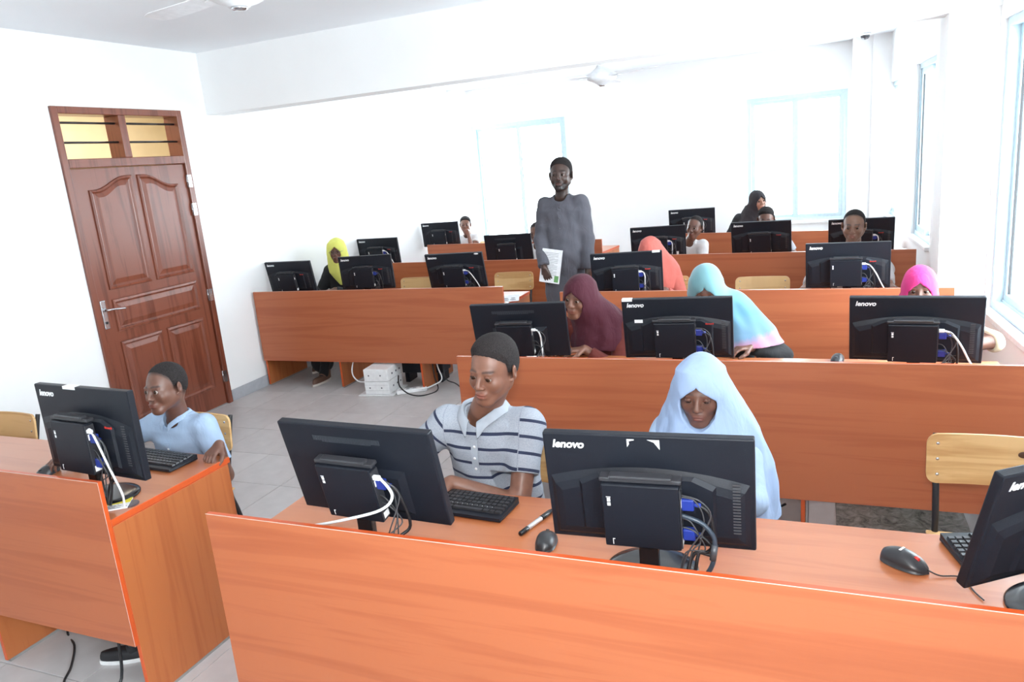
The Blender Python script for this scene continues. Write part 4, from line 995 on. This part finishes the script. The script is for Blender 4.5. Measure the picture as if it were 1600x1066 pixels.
    if kind == 'kanzu':
        w = [row(.10, .20, .15), row(.5, .185, .14), row(.9, .185, .13), row(1.15, .180, .125)]
        w = [(.10, .175, .14, pel[0], pel[1]), (.45, .165, .13, pel[0], pel[1]), (.85, .165, .13, pel[0], pel[1]), (1.10, .16, .125, pel[0], pel[1]), (1.30, .175, .12, nb[0], nb[1]+.01), (zt-.11, .18, .11, nb[0], nb[1]+.01), (zt-.05, .15, .085, nb[0], nb[1]+.01), (zt-.01, .10, .07, nb[0], nb[1]+.01), (zt+.02, .06, .06, nb[0], nb[1]+.01)]
        prof(T, w, .03, fold=lambda th, z: (.035*np.sin(th*6+2)*np.clip(1.35-z, 0, 1)+.012*np.sin(th*11+z*9)))
        for i, x in enumerate((-1, 1)):
            T.rc(sh[i]+V3((-x*.006, 0, .0)), El[i], .062, .054, .04); T.rc(El[i], Wr[i]+(El[i]-Wr[i])*.04, .054, .048, .02)
            dn = (Wr[i]-El[i])/np.linalg.norm(Wr[i]-El[i]); e2 = Wr[i]-dn*.015
            def cut(P, e2=e2, dn=dn): return np.maximum((e2-P)@dn, np.linalg.norm(P-e2, axis=-1)-.085).astype(f32)
            T.fn(cut, e2, .085, .002, 's')
        T.rc(nb+V3((0, -.012, -.005)), nb+V3((0, 0, .12)), .056, .062, .008, 's')
        T.disp = lambda P: (.003*np.sin(P[..., 0]*25+P[..., 2]*33)*np.sin(P[..., 1]*30+P[..., 2]*17)).astype(f32)
        lo = np.stack([*sh, *El, *Wr, pel]).min(0)-.16; hi = np.stack([*sh, nb]).max(0)+.13; lo[2] = .08
        put('long_robe', T, lo, hi, h*1.1, cm, 1)
        pk = SDF(); fx = V3((0, -1, 0)); 
    # scarf
    if scarf is not None:
        Hs = SDF(); hh = scarf.get('h', h*1.05)
        Hs.el(WH((0, -.018, .036)), V3((.0755+.011, .096+.014, .084+.012))*hs, Q, .03*s); Hs.el(WH((0, .012, -.006)), V3((.066+.014, .072+.020, .088+.022))*hs, Q, .03*s)
        Hs.rc(WH((0, -.03, -.03)), nb+V3((0, .0, .0)), .085*s, .10*s, .05*s)
        tab = scarf.get('tab')
        if tab is None:
            z0 = nb[2]; tab = [(.09, .075, .08), (.03, .11, .10), (-.04, .165, .12), (-.10, .20, .14), (-.2, .21, .16), (-.30, .22, .17)]
            tab = [(z0+a*s, b*s, c*s, float(nb[0]), float(nb[1])+.012) for a, b, c in tab]
        af = scarf.get('fold', .02)
        prof(Hs, tab, .06*s, fold=lambda th, z: af*(np.sin(th*7+z*11)+.6*np.sin(th*13-z*17+1.3))*np.clip((hc[2]-.02-z)/.12, 0, 1))
        for a, b, r1, r2 in scarf.get('extra', ()): Hs.rc(a, b, r1, r2, .05*s)
        op = scarf.get('open', (.050, .066)); pk_ = scarf.get('peak', .05); oz = scarf.get('oz', -.02)
        def opening(P):
            q = ((P-hc)@Q)/hs; x, y, z = q[..., 0], q[..., 1], q[..., 2]-oz
            hw = np.interp(q[..., 2], [-.120, -.114, -.100, -.070, -.035, -.005, .022, .022+pk_*.45, .030+pk_*.5], [0, .014, .032, .050, .058, .056, .036, .004, 0]).astype(f32)*(op[0]/.056)
            d = np.abs(x)-hw; d = np.maximum(d, q[..., 2]-.030-pk_*.5); d = np.maximum(d, -.118-q[..., 2])
            return (np.maximum(d*.8, (scarf.get('depth', .035)-y))*hs).astype(f32)
        Hs.fn(opening, WH((0, .1, oz)), .12*hs, .006*hs, 's')
        allp = np.array([[t[3]-t[1], t[4]-t[2], t[0]] for t in tab]+[[t[3]+t[1], t[4]+t[2], t[0]] for t in tab]+[list(hc+.14*s), list(hc-.14*s)]+[list(V3(e[k])+sg*e[2]) for e in scarf.get('extra', ()) for k in (0, 1) for sg in (-1, 1)])
        def ex(m2, V_):
            if 'band' in scarf: fattr(m2, 'band', scarf['band'](V_))
        fold2 = scarf.get('wr', .0012)
        Hs.disp = lambda P: (fold2*np.sin(P[..., 0]*60+P[..., 2]*45)*np.sin(P[..., 1]*50-P[..., 2]*38)).astype(f32)
        put('headscarf', Hs, allp.min(0)-.03, allp.max(0)+.03, hh, scarf['mat'], 1, ex)
    # lower body
    if not stand:
        L = SDF(); k = (legs or {}); kn = [V3(p) for p in k.get('knees', [(seat[0]+x*.11, seat[1]-.40*s-.02, .535) for x in (-1, 1)])]
        an = [V3(p) for p in k.get('ankles', [(kn[i][0], kn[i][1]+.05, .085) for i in (0, 1)])]
        hip = [V3((seat[0]+x*.085*s, seat[1], .53)) for x in (-1, 1)]
        L.rc(hip[0], hip[1], .095*s, .095*s, .04)
        for i in (0, 1): L.rc(hip[i], kn[i], .082*s, .062*s, .03); L.rc(kn[i], an[i], .060*s, .045*s, .02)
        if k.get('skirt'):
            L.rc((hip[0]+hip[1])/2, (kn[0]+kn[1])/2, .09*s, .075*s, .08); L.rc((kn[0]+kn[1])/2, (an[0]+an[1])/2+V3((0, 0, .05)), .09*s, .11*s, .08)
        al = np.stack(hip+kn+an); put('skirt' if k.get('skirt') else 'trousers', L, al.min(0)-.15, al.max(0)+.13, max(.008, h), k.get('mat') or cloth('dark_trousers', (.03, .03, .04)), 1)
        for i in (0, 1):
            dv = k.get('toes', [(0, -1), (0, -1)])[i]
            shoe('shoe', root, (float(an[i][0]-off[0]), float(an[i][1]-off[1]), 0), dv, s, k.get('shoe', (.02, .02, .022)), k.get('sole', (.75, .75, .75)))
    else:
        for i, x in enumerate((-1, 1)): shoe('shoe', root, (x*.09, -.02, 0), (x*.1, -1), s, (.03, .02, .015), (.05, .04, .03))
    return root, dict(cloth=[o for o in root.children if o.name.split('.')[0] == top.get('name', 'shirt' if kind != 'kanzu' else 'long_robe')], hc=hc, Q=Q, WH=WH, nb=nb, sh=sh, El=El, Wr=Wr, off=off, pel=pel, s=s)
from mathutils.bvhtree import BVHTree
def front(o, x, z):
    me = o.data; key = me.name
    if key not in SH: SH[key] = BVHTree.FromPolygons([v.co for v in me.vertices], [p.vertices[:] for p in me.polygons])
    h_ = SH[key].ray_cast(Vector((x, -2, z)), Vector((0, 1, 0))); return h_[0].y if h_[0] else 0
def placket(P, parent, mat, x0, z0, L, w, nbut, slope=0, bcol=(.8, .8, .8)):
    o = P['cloth'][0]; vs, fs = [], []; n = 14; c = P['nb']-P['off']
    for i in range(n+1):
        z = float(c[2])+z0-L*i/n
        for k in (-1, 1): x = float(c[0])+x0+slope*i/n+k*w/2; vs.append((x, front(o, x, z)-.0022, z))
    for i in range(n): fs.append((2*i, 2*i+1, 2*i+3, 2*i+2))
    me = bpy.data.meshes.new('placket'); me.from_pydata(vs, [], fs); me.materials.append(mat)
    pl = obj('placket', me, None, parent); md = pl.modifiers.new('thick', 'SOLIDIFY'); md.thickness = .0015
    bm_ = shared(('but', bcol), lambda: mesh_of(MB().lathe([(.0055, 0), (.0055, .0015), (.002, .002)], 12), plain('button_%d' % int(bcol[0]*100), bcol, .3), 'button'))
    for k in range(nbut):
        t_ = (k+.6)/nbut; z = float(c[2])+z0-L*t_; x = float(c[0])+x0+slope*t_; obj('button', bm_, None, pl, loc=(x, front(o, x, z)-.0035, z), rot=(PI/2, 0, 0))
def stripe_cloth():
    m, n, l, b = new_mat('striped_jersey'); nt = m.node_tree
    at = n.new('ShaderNodeAttribute'); at.attribute_name = 'band'
    t, _ = tex(nt, 'ShaderNodeTexNoise', scale=(1, 1, 1), Scale=260, Detail=2)
    md = n.new('ShaderNodeMath'); md.operation = 'WRAP'; md.inputs[1].default_value = .057; md.inputs[2].default_value = 0; l.new(at.outputs['Fac'], md.inputs[0])
    lt = n.new('ShaderNodeMath'); lt.operation = 'LESS_THAN'; lt.inputs[1].default_value = .011; l.new(md.outputs[0], lt.inputs[0])
    r = ramp(nt, t.outputs[0], [(0.3, (.29, .32, .37)), (0.7, (.38, .41, .46))])
    mx = n.new('ShaderNodeMix'); mx.data_type = 'RGBA'; l.new(lt.outputs[0], mx.inputs[0]); l.new(r.outputs[0], mx.inputs[6]); mx.inputs[7].default_value = (.018, .025, .06, 1)
    l.new(mx.outputs[2], b.inputs['Base Color']); b.inputs['Roughness'].default_value = .85; bump(nt, t.outputs[0], b, .2, .001); return m
def collar(P, r0, mat, tip=.045, name='collar', parent=None, h0=.03, drop=.03, shy=0):
    """folded shirt collar round the neck base"""
    nb, off, s = P['nb'], P['off'], P['s']; vs, fs = [], []; n = 40
    for i in range(n+1):
        a = -PI*.93+2*PI*.93*i/n+R(shy)   # 0 = back of the neck (+y)
        x, y = math.sin(a), math.cos(a); f = max(0, abs(a-R(shy))/PI-.55)/.38; fr_ = max(0, min(1, f))
        zf = -.045*fr_**1.3
        rows = ((r0*.93, h0*.55+zf), (r0*.97, h0+zf), (r0*1.04, h0+zf), (r0*1.16, h0-drop*.6+zf), (r0*1.27, h0-drop-tip*fr_**4+zf*.9))
        for rr, z in rows: vs.append((nb[0]-off[0]+x*rr*s, nb[1]-off[1]+(y*rr-.010*fr_)*s, nb[2]+z*s))
    m = 5
    for i in range(n):
        for k in range(m-1): fs.append((i*m+k, i*m+k+1, (i+1)*m+k+1, (i+1)*m+k))
    me = bpy.data.meshes.new(name); me.from_pydata(vs, [], fs); me.materials.append(mat)
    for p in me.polygons: p.use_smooth = True
    o = obj(name, me, None, parent); md = o.modifiers.new('thick', 'SOLIDIFY'); md.thickness = .0028*s; sb = o.modifiers.new('sub', 'SUBSURF'); sb.levels = 1; sb.render_levels = 1
    return o
def buttons(P, pts, col, parent):
    for p in pts:
        obj('button', MB().lathe([(.006, 0), (.006, .0015), (.002, .002)], 12), plain('button_white', col, .3), parent, loc=tuple(float(a) for a in (V3(p)-P['off'])), rot=(PI/2, 0, 0))
SK1, SK2, SK3 = (.20, .090, .058), (.155, .070, .047), (.066, .036, .028)
# chairs for the sitters
def seat_chair(x, y, who, rz=0): chair(x, y, 'plywood chair under '+who, rz)

# the boy in the striped polo shirt
seat_chair(-1.13, 2.33, 'the boy in the striped shirt', R(-4))
b1, P1 = person('teenage boy in striped grey polo shirt looking down at his keyboard', (-1.039, 2.27, 1.163), (-10, 7, 5), 1.0, SK1, (-1.12, 2.42),
    dict(kind='shirt', mat=stripe_cloth(), sleeve=.62, stripes=True, name='polo_shirt', fat=1.06), hands=[(-1.31, 2.13, .795), (-1.175, 2.13, .79)], h=.0034, lids=.45, hair=dict(top=True), gaze=(0, 12), hs=.955, shy=4, nboff=(-.085, .075, -.180),
    poles=[(-.8, .3, -.5), (.75, .35, -.45)], hdir=[(.2, -1, -.05), (-.75, -.7, -.05)])
collar(P1, .077, plain('pale_jersey', (.36, .395, .445), .85), parent=b1, shy=8)
placket(P1, b1, plain('pale_jersey', (.36, .395, .445), .85), -.012, -.085, .13, .028, 3, -.006)
# the boy in pale blue at the left
seat_chair(-2.78, 2.37, 'the boy in pale blue shirt')
b2, P2 = person('boy in pale blue short-sleeved shirt gripping the corner of the left desk', (-2.580, 2.27, 1.046), (-2, -1, -3), .84, SK2, (-2.70, 2.42),
    dict(kind='shirt', mat=cloth('pale_blue_cotton', (.33, .44, .60)), sleeve=.72, vneck=True, fat=1.08), hands=[(-2.96, 2.05, .80), (-2.345, 2.275, .797)], h=.0036, lids=.12, hair=dict(top=False, up=.004), shy=4, nboff=(-.055, .085, -.185),
    hs=.88, poles=[(-.8, .4, -.5), (-.35, .4, -1)], hdir=[(-.1, -1, -.1), (.05, -.9, -.35)], gaze=(-10, -6),
    legs=dict(knees=[(-2.80, 2.10, .54), (-2.60, 2.08, .54)], ankles=[(-2.80, 2.22, .085), (-2.58, 1.88, .085)], toes=[(-.4, -1), (-1, -.55)], shoe=(.015, .015, .018)))
collar(P2, .066, cloth('pale_blue_cotton', (.33, .44, .60)), parent=b2, tip=.02, h0=.022, drop=.024, shy=4)
placket(P2, b2, cloth('pale_blue_cotton', (.33, .44, .60)), -.012, -.10, .22, .022, 4, -.004, (.75, .8, .85))

def hij(name, col, **kw): return dict(mat=cloth(name, col, bstr=.15), **kw)
# the girl in the long pale blue hijab
seat_chair(-.395, 2.50, 'the girl in pale blue hijab')
zz = .999
person('girl in long pale blue hijab looking down behind the front monitor', (-.372, 2.50, 1.036), (0, 10, 0), .86, SK2, (-.385, 2.62),
    dict(kind='abaya', mat=cloth('pale_blue_cotton', (.33, .44, .60)), sleeve=1.9), h=.0036, lids=.70, hs=.94, ears=False, nboff=(0, .06, -.15),
    hands=[(-.47, 2.22, .79), (-.30, 2.22, .79)],
    scarf=hij('pale_blue_hijab', (.31, .42, .62), tab=[(1.09, .06, .07, -.374, 2.53), (1.05, .095, .09, -.373, 2.535), (.98, .135, .11, -.366, 2.545), (.88, .18, .145, -.36, 2.555), (.76, .205, .175, -.35, 2.56), (.64, .22, .19, -.345, 2.56), (.54, .225, .19, -.345, 2.57)], open=(.062, .070), peak=.060, oz=-.026, fold=.028),
    legs=dict(skirt=True, mat=cloth('pale_blue_cotton', (.33, .44, .60))))
# maroon
seat_chair(-1.16, 4.20, 'the girl in maroon hijab')
person('girl in maroon hijab leaning over the second desk towards her monitor', (-1.253, 4.00, 1.078), (-14, 4, 7), .98, SK1, (-1.14, 4.20),
    dict(kind='abaya', mat=cloth('rust_maroon_sleeves', (.12, .018, .012)), sleeve=1.85), h=.0055, lids=.4, ears=False, nboff=(.05, .08, -.15), gaze=(-5, 8),
    hands=[(-1.36, 3.97, .80), (-1.22, 3.93, .79)], poles=[(-.8, .3, -.4), (.9, .3, -.3)], hdir=[(-.2, -1, 0), (-.9, -.5, 0)],
    scarf=hij('maroon_hijab', (.062, .006, .017), tab=[(1.12, .05, .06, -1.26, 4.05), (1.06, .09, .09, -1.24, 4.06), (1.0, .125, .12, -1.20, 4.09), (.92, .165, .14, -1.17, 4.11), (.84, .185, .155, -1.16, 4.10), (.77, .19, .16, -1.155, 4.10)], open=(.056, .066), peak=.056, oz=-.018),
    legs=dict(skirt=True, mat=cloth('maroon_skirt', (.10, .012, .02))))
# turquoise and pink
def two_tone():
    m, n, l, b = new_mat('turquoise_pink_scarf'); nt = m.node_tree
    at = n.new('ShaderNodeAttribute'); at.attribute_name = 'band'; t, _ = tex(nt, 'ShaderNodeTexNoise', scale=(60, 60, 9), Scale=1, Detail=2)
    ad = n.new('ShaderNodeMath'); ad.operation = 'MULTIPLY_ADD'; l.new(t.outputs[0], ad.inputs[0]); ad.inputs[1].default_value = .10; l.new(at.outputs['Fac'], ad.inputs[2])
    r = ramp(nt, ad.outputs[0], [(.05, (.44, .19, .30)), (.17, (.12, .24, .37)), (.55, (.08, .24, .33)), (.95, (.14, .31, .34))])
    l.new(r.outputs[0], b.inputs['Base Color']); b.inputs['Roughness'].default_value = .7; b.inputs['Sheen Weight'].default_value = .3; return m
seat_chair(-.50, 4.28, 'the girl in turquoise hijab')
person('girl in turquoise and pink headscarf bent low behind the taped monitor', (-.560, 4.06, 1.100), (3, 18, 0), .99, SK2, (-.48, 4.28),
    dict(kind='abaya', mat=cloth('black_abaya', (.012, .012, .014)), sleeve=1.95, fat=1.05), h=.0055, lids=.7, ears=False, nboff=(.04, .10, -.14),
    hands=[(-.62, 3.92, .79), (-.33, 4.02, .79)], poles=[(-.8, .3, -.4), (.6, .3, -.6)], hdir=[(.2, -1, 0), (-.8, -.6, 0)],
    scarf=dict(mat=two_tone(), band=lambda V_: np.clip((V_[:, 2]-.77)/.40-np.clip(V_[:, 0]+.45, 0, 1)*.55*(V_[:, 2] < .95), 0, 1), tab=[(1.12, .05, .06, -.56, 4.10), (1.07, .10, .09, -.545, 4.12), (1.02, .145, .12, -.51, 4.14), (.94, .185, .14, -.48, 4.15), (.86, .225, .15, -.45, 4.15), (.785, .25, .16, -.42, 4.14)], open=(.052, .064), peak=.045, oz=-.02,
        extra=[((-.42, 4.14, 1.0), (-.27, 4.14, .84), .07, .05)]),
    legs=dict(skirt=True, mat=cloth('black_abaya', (.012, .012, .014))))
# bright pink
seat_chair(.50, 4.42, 'the girl in bright pink hijab')
person('girl in bright pink hijab, only eyes and scarf above her monitor', (.481, 4.28, 1.040), (-6, 2, 0), .90, SK2, (.52, 4.42),
    dict(kind='abaya', mat=cloth('pale_yellow_cotton', (.70, .62, .42)), sleeve=1.08), h=.0055, lids=.3, ears=False, hands=[(.42, 4.05, .79), (.60, 4.02, .79)], poles=[(-.7, .3, -.5), (1, .05, -.1)], hdir=[(0, -1, 0), (-.9, -.5, 0)],
    scarf=hij('bright_pink_hijab', (.62, .035, .20), open=(.054, .064), peak=.056, oz=-.012), legs=dict(skirt=True, mat=cloth('dark_skirt', (.05, .03, .05))))
# coral
seat_chair(-1.20, 6.05, 'the girl in coral hijab')
person('girl in coral hijab with her face hidden behind a monitor', (-1.245, 5.93, 1.055), (0, 20, 0), .95, SK2, (-1.20, 6.05),
    dict(kind='abaya', mat=cloth('coral_cotton', (.60, .15, .12)), sleeve=1.9), h=.007, lids=.6, ears=False, nboff=(.02, .08, -.15), hands=[(-1.36, 5.72, .79), (-1.10, 5.72, .79)],
    scarf=hij('coral_hijab', (.62, .15, .12), tab=[(1.12, .05, .06, -1.24, 5.98), (1.07, .095, .10, -1.235, 5.98), (1.0, .14, .12, -1.22, 6.0), (.92, .175, .14, -1.205, 6.02), (.84, .19, .155, -1.20, 6.02), (.76, .20, .16, -1.20, 6.02)], open=(.05, .06), peak=.045),
    legs=dict(skirt=True, mat=cloth('coral_cotton', (.60, .15, .12))))
# yellow hijab with glasses
seat_chair(-4.55, 6.42, 'the girl in yellow hijab')
yr, YP = person('girl in yellow hijab, glasses and black dress at the left middle desk', (-4.474, 6.30, 1.141), (22, 2, 0), .98, SK2, (-4.54, 6.42),
    dict(kind='abaya', mat=cloth('black_abaya', (.012, .012, .014)), sleeve=1.95), h=.0065, lids=.45, ears=False, hands=[(-4.62, 6.05, .79), (-4.38, 6.05, .79)],
    scarf=hij('yellow_hijab', (.74, .74, .16), tab=[(1.20, .05, .06, -4.50, 6.32), (1.10, .08, .09, -4.50, 6.33), (1.0, .098, .10, -4.50, 6.33), (.93, .10, .10, -4.49, 6.32), (.88, .08, .08, -4.47, 6.31), (.80, .03, .05, -4.44, 6.30)], open=(.050, .066), peak=.056, oz=-.018),
    legs=dict(skirt=True, mat=cloth('black_abaya', (.012, .012, .014)), ankles=[(-4.60, 5.98, .085), (-4.30, 5.58, .075)], knees=[(-4.65, 6.02, .53), (-4.42, 6.0, .53)], shoe=(.12, .06, .04), sole=(.6, .55, .5)))
gl = MB()
for x in (-1, 1):
    c = YP['WH']((x*.031, .103, -.003))-YP['off']; q = YP['Q']
    gl.tube([tuple(c+q@V3((.022*math.cos(a), 0, .017*math.sin(a)))) for a in np.linspace(0, 2*PI, 17)], .0016, 6, smooth=False)
    gl.tube([tuple(YP['WH']((x*.053, .103, 0))-YP['off']), tuple(YP['WH']((x*.078, .05, .002))-YP['off'])], .0014, 5, smooth=False)
gl.tube([tuple(YP['WH']((-.009, .105, 0))-YP['off']), tuple(YP['WH']((.009, .105, 0))-YP['off'])], .0014, 5, smooth=False)
obj('glasses', gl, plain('thin_dark_frame', (.06, .06, .07), .3, metal=.5), yr)
# boy in white, hand at mouth
seat_chair(-4.50, 9.42, 'the boy in white vest at the rearmost left desk')
person('boy in white top at the rearmost left desk with a hand at his mouth', (-4.450, 9.28, 1.080), (18, 0, 2), .90, SK1, (-4.48, 9.42),
    dict(kind='shirt', mat=cloth('white_cotton', (.70, .70, .70)), sleeve=.35), h=.0065, lids=.3, hair=dict(top=True), hands=[(-4.62, 9.05, .80), (-4.37, 9.18, .945)], poles=[(-.6, .3, -.6), (.25, -.1, -1)], handpose=[None, ((-.35, -.12, .9), (.2, -1, 0), 1.0)])
# head behind the man
seat_chair(-3.00, 7.95, 'the pupil hidden by the standing man')
person('pupil almost hidden behind the standing man, only hair edge showing', (-2.905, 7.85, 1.07), (0, 8, 0), .92, SK2, (-3.0, 7.95),
    dict(kind='shirt', mat=cloth('white_cotton', (.70, .70, .70)), sleeve=.6), h=.009, hair=dict(top=False))
# leaning boy, fourth row
seat_chair(-1.28, 7.82, 'the leaning boy in white shirt')
person('boy in white shirt leaning out beside his monitor in the fourth row', (-1.142, 7.60, 1.068), (-12, 0, 8), .84, SK2, (-1.31, 7.82),
    dict(kind='shirt', mat=cloth('white_cotton', (.70, .70, .70)), sleeve=.7), h=.0065, lids=.35, hair=dict(top=False, up=.012), hs=.93, nboff=(-.075, .07, -.17), hands=[(-1.42, 7.5, .79), (-1.2, 7.5, .79)])
# woman in black headscarf
seat_chair(-.72, 9.50, 'the woman in black headscarf')
person('woman in black headscarf and black dress turned sideways in the last row', (-.666, 9.38, 1.154), (30, -2, -6), 1.0, (.30, .15, .10), (-.72, 9.50),
    dict(kind='abaya', mat=cloth('black_abaya', (.012, .012, .014)), sleeve=1.95), h=.007, lids=.3, ears=False, nboff=(-.07, .06, -.15), scarf=hij('black_headscarf', (.02, .016, .02), open=(.050, .066), peak=.054, oz=-.016),
    legs=dict(skirt=True, mat=cloth('black_abaya', (.012, .012, .014))))
# boy below her
seat_chair(-.47, 7.98, 'the boy below the black-scarfed woman')
person('boy whose hair and forehead show above a fourth-row monitor', (-.478, 7.76, 1.095), (0, 12, 0), .95, SK2, (-.47, 7.95),
    dict(kind='shirt', mat=cloth('grey_cotton', (.30, .30, .33)), sleeve=.6), h=.0065, lids=.6, hair=dict(top=True), nboff=(0, .08, -.15))
# young man third row right
seat_chair(.27, 6.35, 'the young man on the third right-hand desk')
person('young man with very short hair above the third-row monitor by the windows', (.242, 6.16, 1.169), (-8, 6, 2), .98, (.20, .10, .065), (.25, 6.34),
    dict(kind='shirt', mat=cloth('off_white_sleeves', (.55, .50, .50)), sleeve=1.9, fat=1.0), h=.0055, lids=.7, hair=dict(top=False, up=.014), nboff=(0, .07, -.16), hands=[(-.08, 5.75, .79), (.46, 5.72, .79)], poles=[(-.9, .2, -.4), (.9, .2, -.4)])
# the standing man
mr, MP = person('tall bearded man in long grey robe standing in the aisle with papers', (-1.828, 5.57, 1.722), (6, -4, 2), .98, SK3, (-1.86, 5.60),
    dict(kind='kanzu', mat=cloth('grey_robe_cloth', (.088, .086, .104), var=.08), fat=1.0), h=.0055, lids=.45, hair=dict(top=True), beard=1, stand=True, hs=1.05, nboff=(-.015, .035, -.165),
    hands=[(-1.965, 5.42, 1.035), (-1.655, 5.56, .93)], poles=[(-.5, .6, 0), (.4, .6, 0)], handpose=[((.30, .02, -.95), (-.15, -1, 0), .25), ((.0, -.2, -.95), (.9, -.3, 0), .45)], shy=-3)
placket(MP, mr, cloth('grey_robe_cloth', (.088, .086, .104), var=.08), 0, -.03, .24, .026, 3, 0, (.08, .08, .09))
# the papers he holds
pg = thing('paper_sheets', 'white printed sheets held in the standing man\'s right hand', 'papers', (-1.915, 5.435, 1.045), R(-6))
M0 = Matrix.Rotation(R(8), 4, 'Y') @ Matrix.Rotation(R(-8), 4, 'X')
obj('sheets', MB().rbox((-.085, -.002, -.13), (.085, .002, .13), .0008, seg=1), plain('white_paper', (.8, .8, .82), .6), pg).matrix_local = M0
ln = MB()
for k in range(15): ln.box((-.065, -.0026, .10-k*.012), (.055-.03*(k % 4 == 3), -.0021, .102-k*.012))
obj('print_lines', ln, plain('ink', (.03, .03, .04), .6), pg, kind='stuff').matrix_local = M0
obj('green_logo', MB().box((.04, -.0026, -.12), (.075, -.0021, -.07)), plain('green_print', (.15, .35, .12), .6), pg).matrix_local = M0
